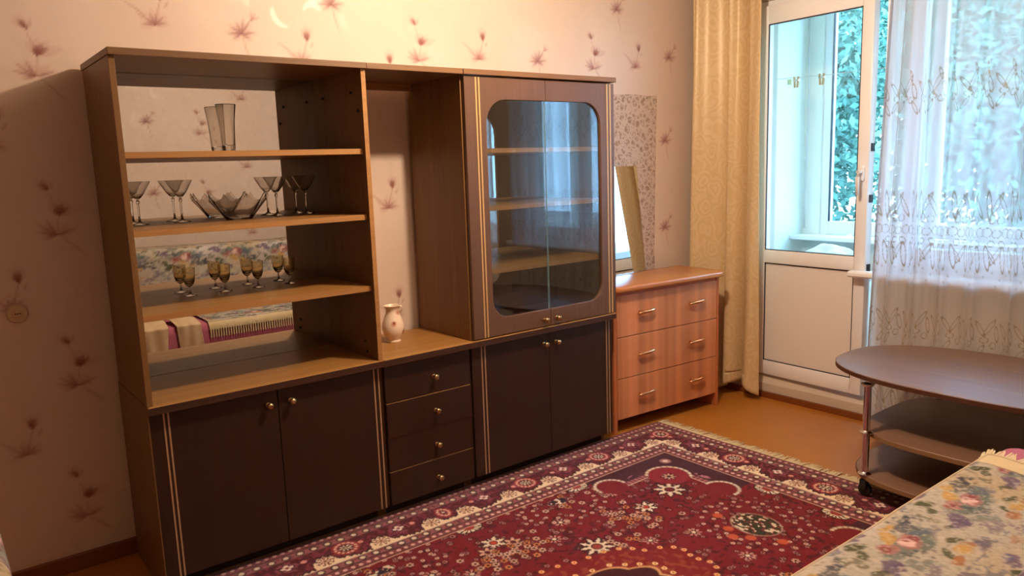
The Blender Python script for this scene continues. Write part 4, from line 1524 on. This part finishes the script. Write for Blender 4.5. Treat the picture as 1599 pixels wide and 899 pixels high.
# ------------------------------------------------------------------ sofa with floral covers
def floral(s, t_):
    """printed jacquard: bunches of roses, pansies and leaves on cream; s, t_ in metres"""
    C = np.zeros(s.shape + (3,)) + linA((176, 166, 150))
    n0 = vnoise(s, t_, 5, 81, 2)
    paint(C, np.clip((n0 - .45) * 3, 0, 1), (182, 158, 120), .8)
    paint(C, np.clip((vnoise(s + 9, t_, 4, 83, 2) - .55) * 4, 0, 1), (204, 196, 200), .7)
    w1, w2 = vnoise(s, t_, 55, 85, 2) - .5, vnoise(s + 5, t_, 55, 86, 2) - .5
    wv = vnoise(s, t_, 130, 87)
    PU, PV = .36, .30

    def put(cu, cv, ru, rv, ang, col, a=.9, rag=1.0, soft=.35):
        row = np.floor(t_ / PV)
        u = (s + row * PU * .5 - cu + PU / 2) % PU - PU / 2 + w1 * .02 * rag
        v = (t_ - cv + PV / 2) % PV - PV / 2 + w2 * .02 * rag
        paint(C, ell(u, v, 0, 0, ru, rv, ang, soft), col, a)
    GREEN, BLUE, TEAL, PINK, ROSE, YEL, ORG, PUR, NAVY = (70, 76, 50), (76, 86, 112), (104, 114, 106), (168, 112, 106), (134, 62, 62), (190, 150, 84), (164, 106, 62), (96, 76, 106), (44, 50, 68)
    put(.20, .17, .10, .038, .15, TEAL, .9, 1.6)
    put(.26, .165, .07, .03, -.25, TEAL, .9, 1.6)
    put(.14, .23, .05, .02, .5, TEAL, .7, 2)
    put(.30, .11, .060, .020, -.1, NAVY, .75, 3)
    put(.35, .10, .035, .012, -.3, NAVY, .75, 3)
    put(.10, .09, .03, .017, .6, GREEN, .95)
    put(.075, .12, .022, .014, -.4, GREEN, .9)
    put(.32, .23, .028, .012, .4, GREEN, .9)
    put(.24, .25, .026, .010, 2.4, GREEN, .9)
    put(.06, .20, .035, .020, .2, PUR, .85, 1.8)
    put(.085, .185, .022, .024, .9, PUR, .85, 1.8)
    put(.15, .06, .034, .016, -.2, PUR, .85, 1.6)
    put(.16, .045, .02, .008, 0, (90, 96, 140), .8)
    put(.36, .03, .040, .014, .4, PUR, .7, 2.4)
    put(.20, .115, .036, .019, -.5, YEL, .95, 1.2)
    put(.255, .09, .026, .012, .3, YEL, .9, 1.4)
    put(.29, .26, .030, .018, .2, YEL, .95)
    put(.23, .275, .026, .016, .1, ORG, .9, 1.4)
    put(.335, .265, .018, .012, .7, ORG, .8, 1.4)
    put(.15, .145, .030, .022, .2, PINK, .95)
    put(.145, .142, .016, .010, .4, ROSE, .8)
    put(.225, .16, .040, .029, -.1, PINK, 1.0)
    put(.215, .158, .026, .018, .3, (224, 186, 176), .9)
    put(.245, .162, .014, .018, .2, ROSE, .9)
    put(.22, .15, .010, .006, .6, ROSE, .8)
    put(.02, .29, .05, .012, .3, BLUE, .6, 3)
    put(.10, .30, .026, .010, -.3, BLUE, .6, 3)
    put(.385, .19, .02, .01, .7, GREEN, .8, 2)
    put(.18, .20, .05, .012, .6, NAVY, .55, 3.5)
    put(.05, .05, .05, .014, -.4, BLUE, .6, 3)
    put(.30, .16, .05, .018, .3, BLUE, .55, 3)
    put(.12, .27, .05, .016, .1, PUR, .6, 3)
    put(.34, .29, .04, .014, -.5, PUR, .6, 2.5)
    put(.02, .13, .03, .010, .9, GREEN, .6, 3)
    put(.27, .03, .035, .012, .2, ORG, .55, 2.5)
    paint(C, np.clip((wv - .62) * 5, 0, 1), (200, 186, 164), .45)
    paint(C, np.clip((.30 - wv) * 5, 0, 1), (120, 106, 88), .4)
    return C


SX0, SX1 = .34, 2.235
YS, ZS = -2.125, .452      # seat front, seat top
t = thing('sofa', 'pink upholstered sofa along the wall opposite the wall unit', 'sofa', (0, 0, 0))


def cushion(x0, x1, y0, y1, z0, z1, r, mat, name):
    bm = box(x0, x1, y0, y1, z0, z1)
    bmesh.ops.bevel(bm, geom=bm.edges[:], offset=r, segments=5, affect='EDGES', profile=.5)
    return obj(name, bm, mat, t, True)


cushion(SX0, SX1, -2.78, YS, .16, ZS, .05, M['pink'], 'seat')
cushion(SX0, SX1, -3.03, -2.72, .16, .88, .06, M['pink'], 'backrest')
obj('base', box(SX0 + .02, SX1 - .02, -3.0, YS - .03, .05, .17), M['sofa'], t)
for x in (SX0 + .08, SX1 - .08):
    for y in (-2.96, YS - .09):
        obj('leg', box(x - .025, x + .025, y - .025, y + .025, .0125 if y > -2.5 else 0, .055), M['sofa'], t)


def spread():
    st = .0045
    xa, xb = .935, 2.055
    n = int((xb - xa) / st)
    # profile from the front hem, over the rounded edge, back to the backrest, then up it
    prof = [(YS + .012, .415)]
    R = .05
    for i in range(13):
        q = i / 12 * PI / 2
        prof.append((YS + .012 - R * (1 - math.cos(q)), ZS + .012 - R + R * math.sin(q)))
    prof += [(-2.3, ZS + .014), (-2.5, ZS + .015), (-2.70, ZS + .014)]
    prof = np.array(prof)
    L = np.concatenate([[0], np.cumsum(np.hypot(*np.diff(prof, axis=0).T))])
    m_ = int(L[-1] / st)
    tt = np.linspace(0, L[-1], m_)
    py, pz = np.interp(tt, L, prof[:, 0]), np.interp(tt, L, prof[:, 1])
    s = np.linspace(xa, xb, n)[:, None] + np.zeros((1, m_))
    T = tt[None, :] + np.zeros((n, 1))
    y, z = py[None, :] + 0 * s, pz[None, :] + 0 * s
    top = np.clip((T - .08) / .1, 0, 1)
    z = z + top * .006 * (vnoise(s, T, 3.5, 91, 2) - .3)
    y = y + (1 - top) * .007 * (vnoise(s, T, 6, 92) - .2)
    # the right-hand end lies a little askew
    x = s - (s - xa) / (xb - xa) * np.clip(T - .1, 0, 1) * .30
    C = floral(s, T)
    u = xb - s
    paint(C, (u < .10) * np.clip((.10 - u) / .01, 0, 1), (222, 198, 150), .9)
    paint(C, np.clip(1.2 - np.abs(u - .10) / .004, 0, 1), (150, 120, 80), .7)
    paint(C, np.clip(1.2 - np.abs(u - .012) / .005, 0, 1), (120, 84, 60), .6)
    paint(C, np.clip((.055 - T) / .006, 0, 1), (214, 190, 144), .9)
    paint(C, np.clip(1.2 - np.abs(T - .057) / .004, 0, 1), (150, 120, 80), .7)
    root = thing('bedspread', 'cream floral bedspread with fringed edges laid over the sofa seat', 'bedspread', (0, 0, 0))
    grid_obj('cloth', np.stack([x, y, z], -1), M['cover'], root, C)
    bm = new_bm()
    rg = random.Random(9)
    # end fringe: short twisted tassels lying on the pink seat
    for j in range(0, m_, 2):
        p = Vector((x[-1, j], y[-1, j], z[-1, j]))
        l = rg.uniform(.022, .045)
        w_ = .0035
        dz = rg.uniform(.001, .012)
        dyy = rg.uniform(-.012, .012)
        if p.z < ZS - .02:
            continue
        a = [p + Vector((-.004, -w_, .001)), p + Vector((-.004, w_, .001)), p + Vector((l * .5, w_ + dyy * .5, dz)), p + Vector((l * .5, -w_ + dyy * .5, dz)), p + Vector((l, dyy + w_ * .4, .004)), p + Vector((l, dyy - w_ * .4, .004))]
        v = [bm.verts.new(q) for q in a]
        bm.faces.new((v[0], v[1], v[2], v[3]))
        bm.faces.new((v[3], v[2], v[4], v[5]))
    f = obj('end_fringe', bm, M['fringe'], root)
    f['kind'] = 'stuff'
    bm = new_bm()
    xx = xa + .004
    while xx < xb - .004:
        bx(bm, xx, xx + .0075, YS + .012, YS + .016, (.356), .418)
        xx += .0165
    bx(bm, xa, xb, YS + .0115, YS + .0165, .408, .413)
    f = obj('hanging_fringe', bm, M['fringe'], root)
    f['kind'] = 'stuff'


spread()


def throw():
    st = .012
    xa, xb = SX0 + .02, 2.12
    n = int((xb - xa) / st)
    prof = [(-2.712, .475), (-2.713, .82)]
    for i in range(9):
        q = i / 8 * PI / 2
        prof.append((-2.712 - .07 * (1 - math.cos(q)), .825 + .07 * math.sin(q)))
    for i in range(9):
        q = i / 8 * PI / 2
        prof.append((-2.972 - .068 * math.sin(q), .825 + .07 * math.cos(q)))
    prof += [(-3.042, .60)]
    prof = np.array(prof)
    L = np.concatenate([[0], np.cumsum(np.hypot(*np.diff(prof, axis=0).T))])
    m_ = int(L[-1] / st)
    tt = np.linspace(0, L[-1], m_)
    s = np.linspace(xa, xb, n)[:, None] + np.zeros((1, m_))
    T = tt[None, :] + np.zeros((n, 1))
    y = np.interp(T, L, prof[:, 0]) + .012 * (vnoise(s, T, 4, 95) - .1) * (T < .5)
    z = np.interp(T, L, prof[:, 1]) + .012 * vnoise(s, T, 3, 96) + .01 * (xb - s)
    o = grid_obj('throw', np.stack([s, y, z], -1), M['cover'], None, floral(s + .13, T + .1))
    tag(o, 'cream floral throw over the sofa backrest, seen in the mirror', 'throw')


throw()


def drape(xa, xb, seed, label, tilt):
    """a fold of beige satin over the seat front"""
    n, m_ = 60, 70
    s = np.linspace(0, 1, n)[:, None] + np.zeros((1, m_))
    T = np.linspace(0, 1, m_)[None, :] + np.zeros((n, 1))
    bulge = np.sin(s * PI) ** .6
    x = xa + (xb - xa) * s + tilt * (T - .5) * .05
    q = np.clip(T / .55, 0, 1)
    z = np.where(T < .55, .20 + q * .258, .458 + .02 * np.sin((T - .55) / .45 * PI)) + .01 * bulge * (T > .7)
    y = np.where(T < .55, YS + .012 + .004 * bulge * np.sin(q * PI * .6), YS + .012 - (T - .55) / .45 * .28 + .004 * bulge * np.sin(PI * .6) * (1 - (T - .55) / .45))
    f = vnoise(s * 1.0, T, 4, seed, 2) - .5
    y = y + .012 * f * (T < .5) * .5 + .004 * np.sin(s * 14 + T * 6 * tilt)
    z = z + .006 * (f + .5)
    o = grid_obj('satin_cloth', np.stack([x, y, z], -1), M['beige'])
    o.modifiers.new('thickness', 'SOLIDIFY').thickness = .003
    tag(o, label, 'cloth')


drape(.49, .68, 3, 'creased beige satin cloth over the left end of the sofa seat', 1.0)
drape(.735, .885, 8, 'smooth beige satin cloth beside the fringed bedspread on the sofa', -.6)

# ------------------------------------------------------------------ armchair whose covered arm just enters at the left edge
t = thing('armchair', 'armchair under a floral cover at the lower left edge', 'armchair', (-.902, -1.15, 0), 0)
S_ = t


def soft(x0, x1, y0, y1, z0, z1, r, name):
    bm = box(x0, x1, y0, y1, z0, z1)
    bmesh.ops.bevel(bm, geom=bm.edges[:], offset=r, segments=4, affect='EDGES', profile=.5)
    bmesh.ops.subdivide_edges(bm, edges=bm.edges[:], cuts=0)
    return obj(name, bm, M['fringe'], t, True)


soft(-.34, .34, -.34, .34, .12, .40, .05, 'seat')
soft(-.44, .44, .26, .44, .12, .95, .06, 'backrest')


def arm_cover(x0, x1, y0, y1, z1):
    prof = [(x0, .10), (x0, z1 - .06)]
    for i in range(9):
        q = i / 8 * PI
        prof.append(((x0 + x1) / 2 - (x1 - x0) / 2 * math.cos(q), z1 - .06 + .06 * math.sin(q)))
    prof += [(x1 + .002, .10)]
    prof = np.array(prof)
    L = np.concatenate([[0], np.cumsum(np.hypot(*np.diff(prof, axis=0).T))])
    m_, n = 150, 100
    tt = np.linspace(0, L[-1], m_)
    s = np.linspace(y0, y1, n)[:, None] + np.zeros((1, m_))
    T = tt[None, :] + np.zeros((n, 1))
    x = np.interp(T, L, prof[:, 0])
    z = np.interp(T, L, prof[:, 1])
    o = grid_obj('armrest', np.stack([x, s, z], -1), M['cover'], t, floral(s, T))
    o.modifiers.new('thickness', 'SOLIDIFY').thickness = .01


arm_cover(.30, .432, -.40, .40, .755)
arm_cover(-.44, -.30, -.40, .40, .715)
for x in (-.38, .38):
    for y in (-.36, .38):
        obj('leg', box(x - .025, x + .025, y - .025, y + .025, 0, .13), M['sofa'], t)
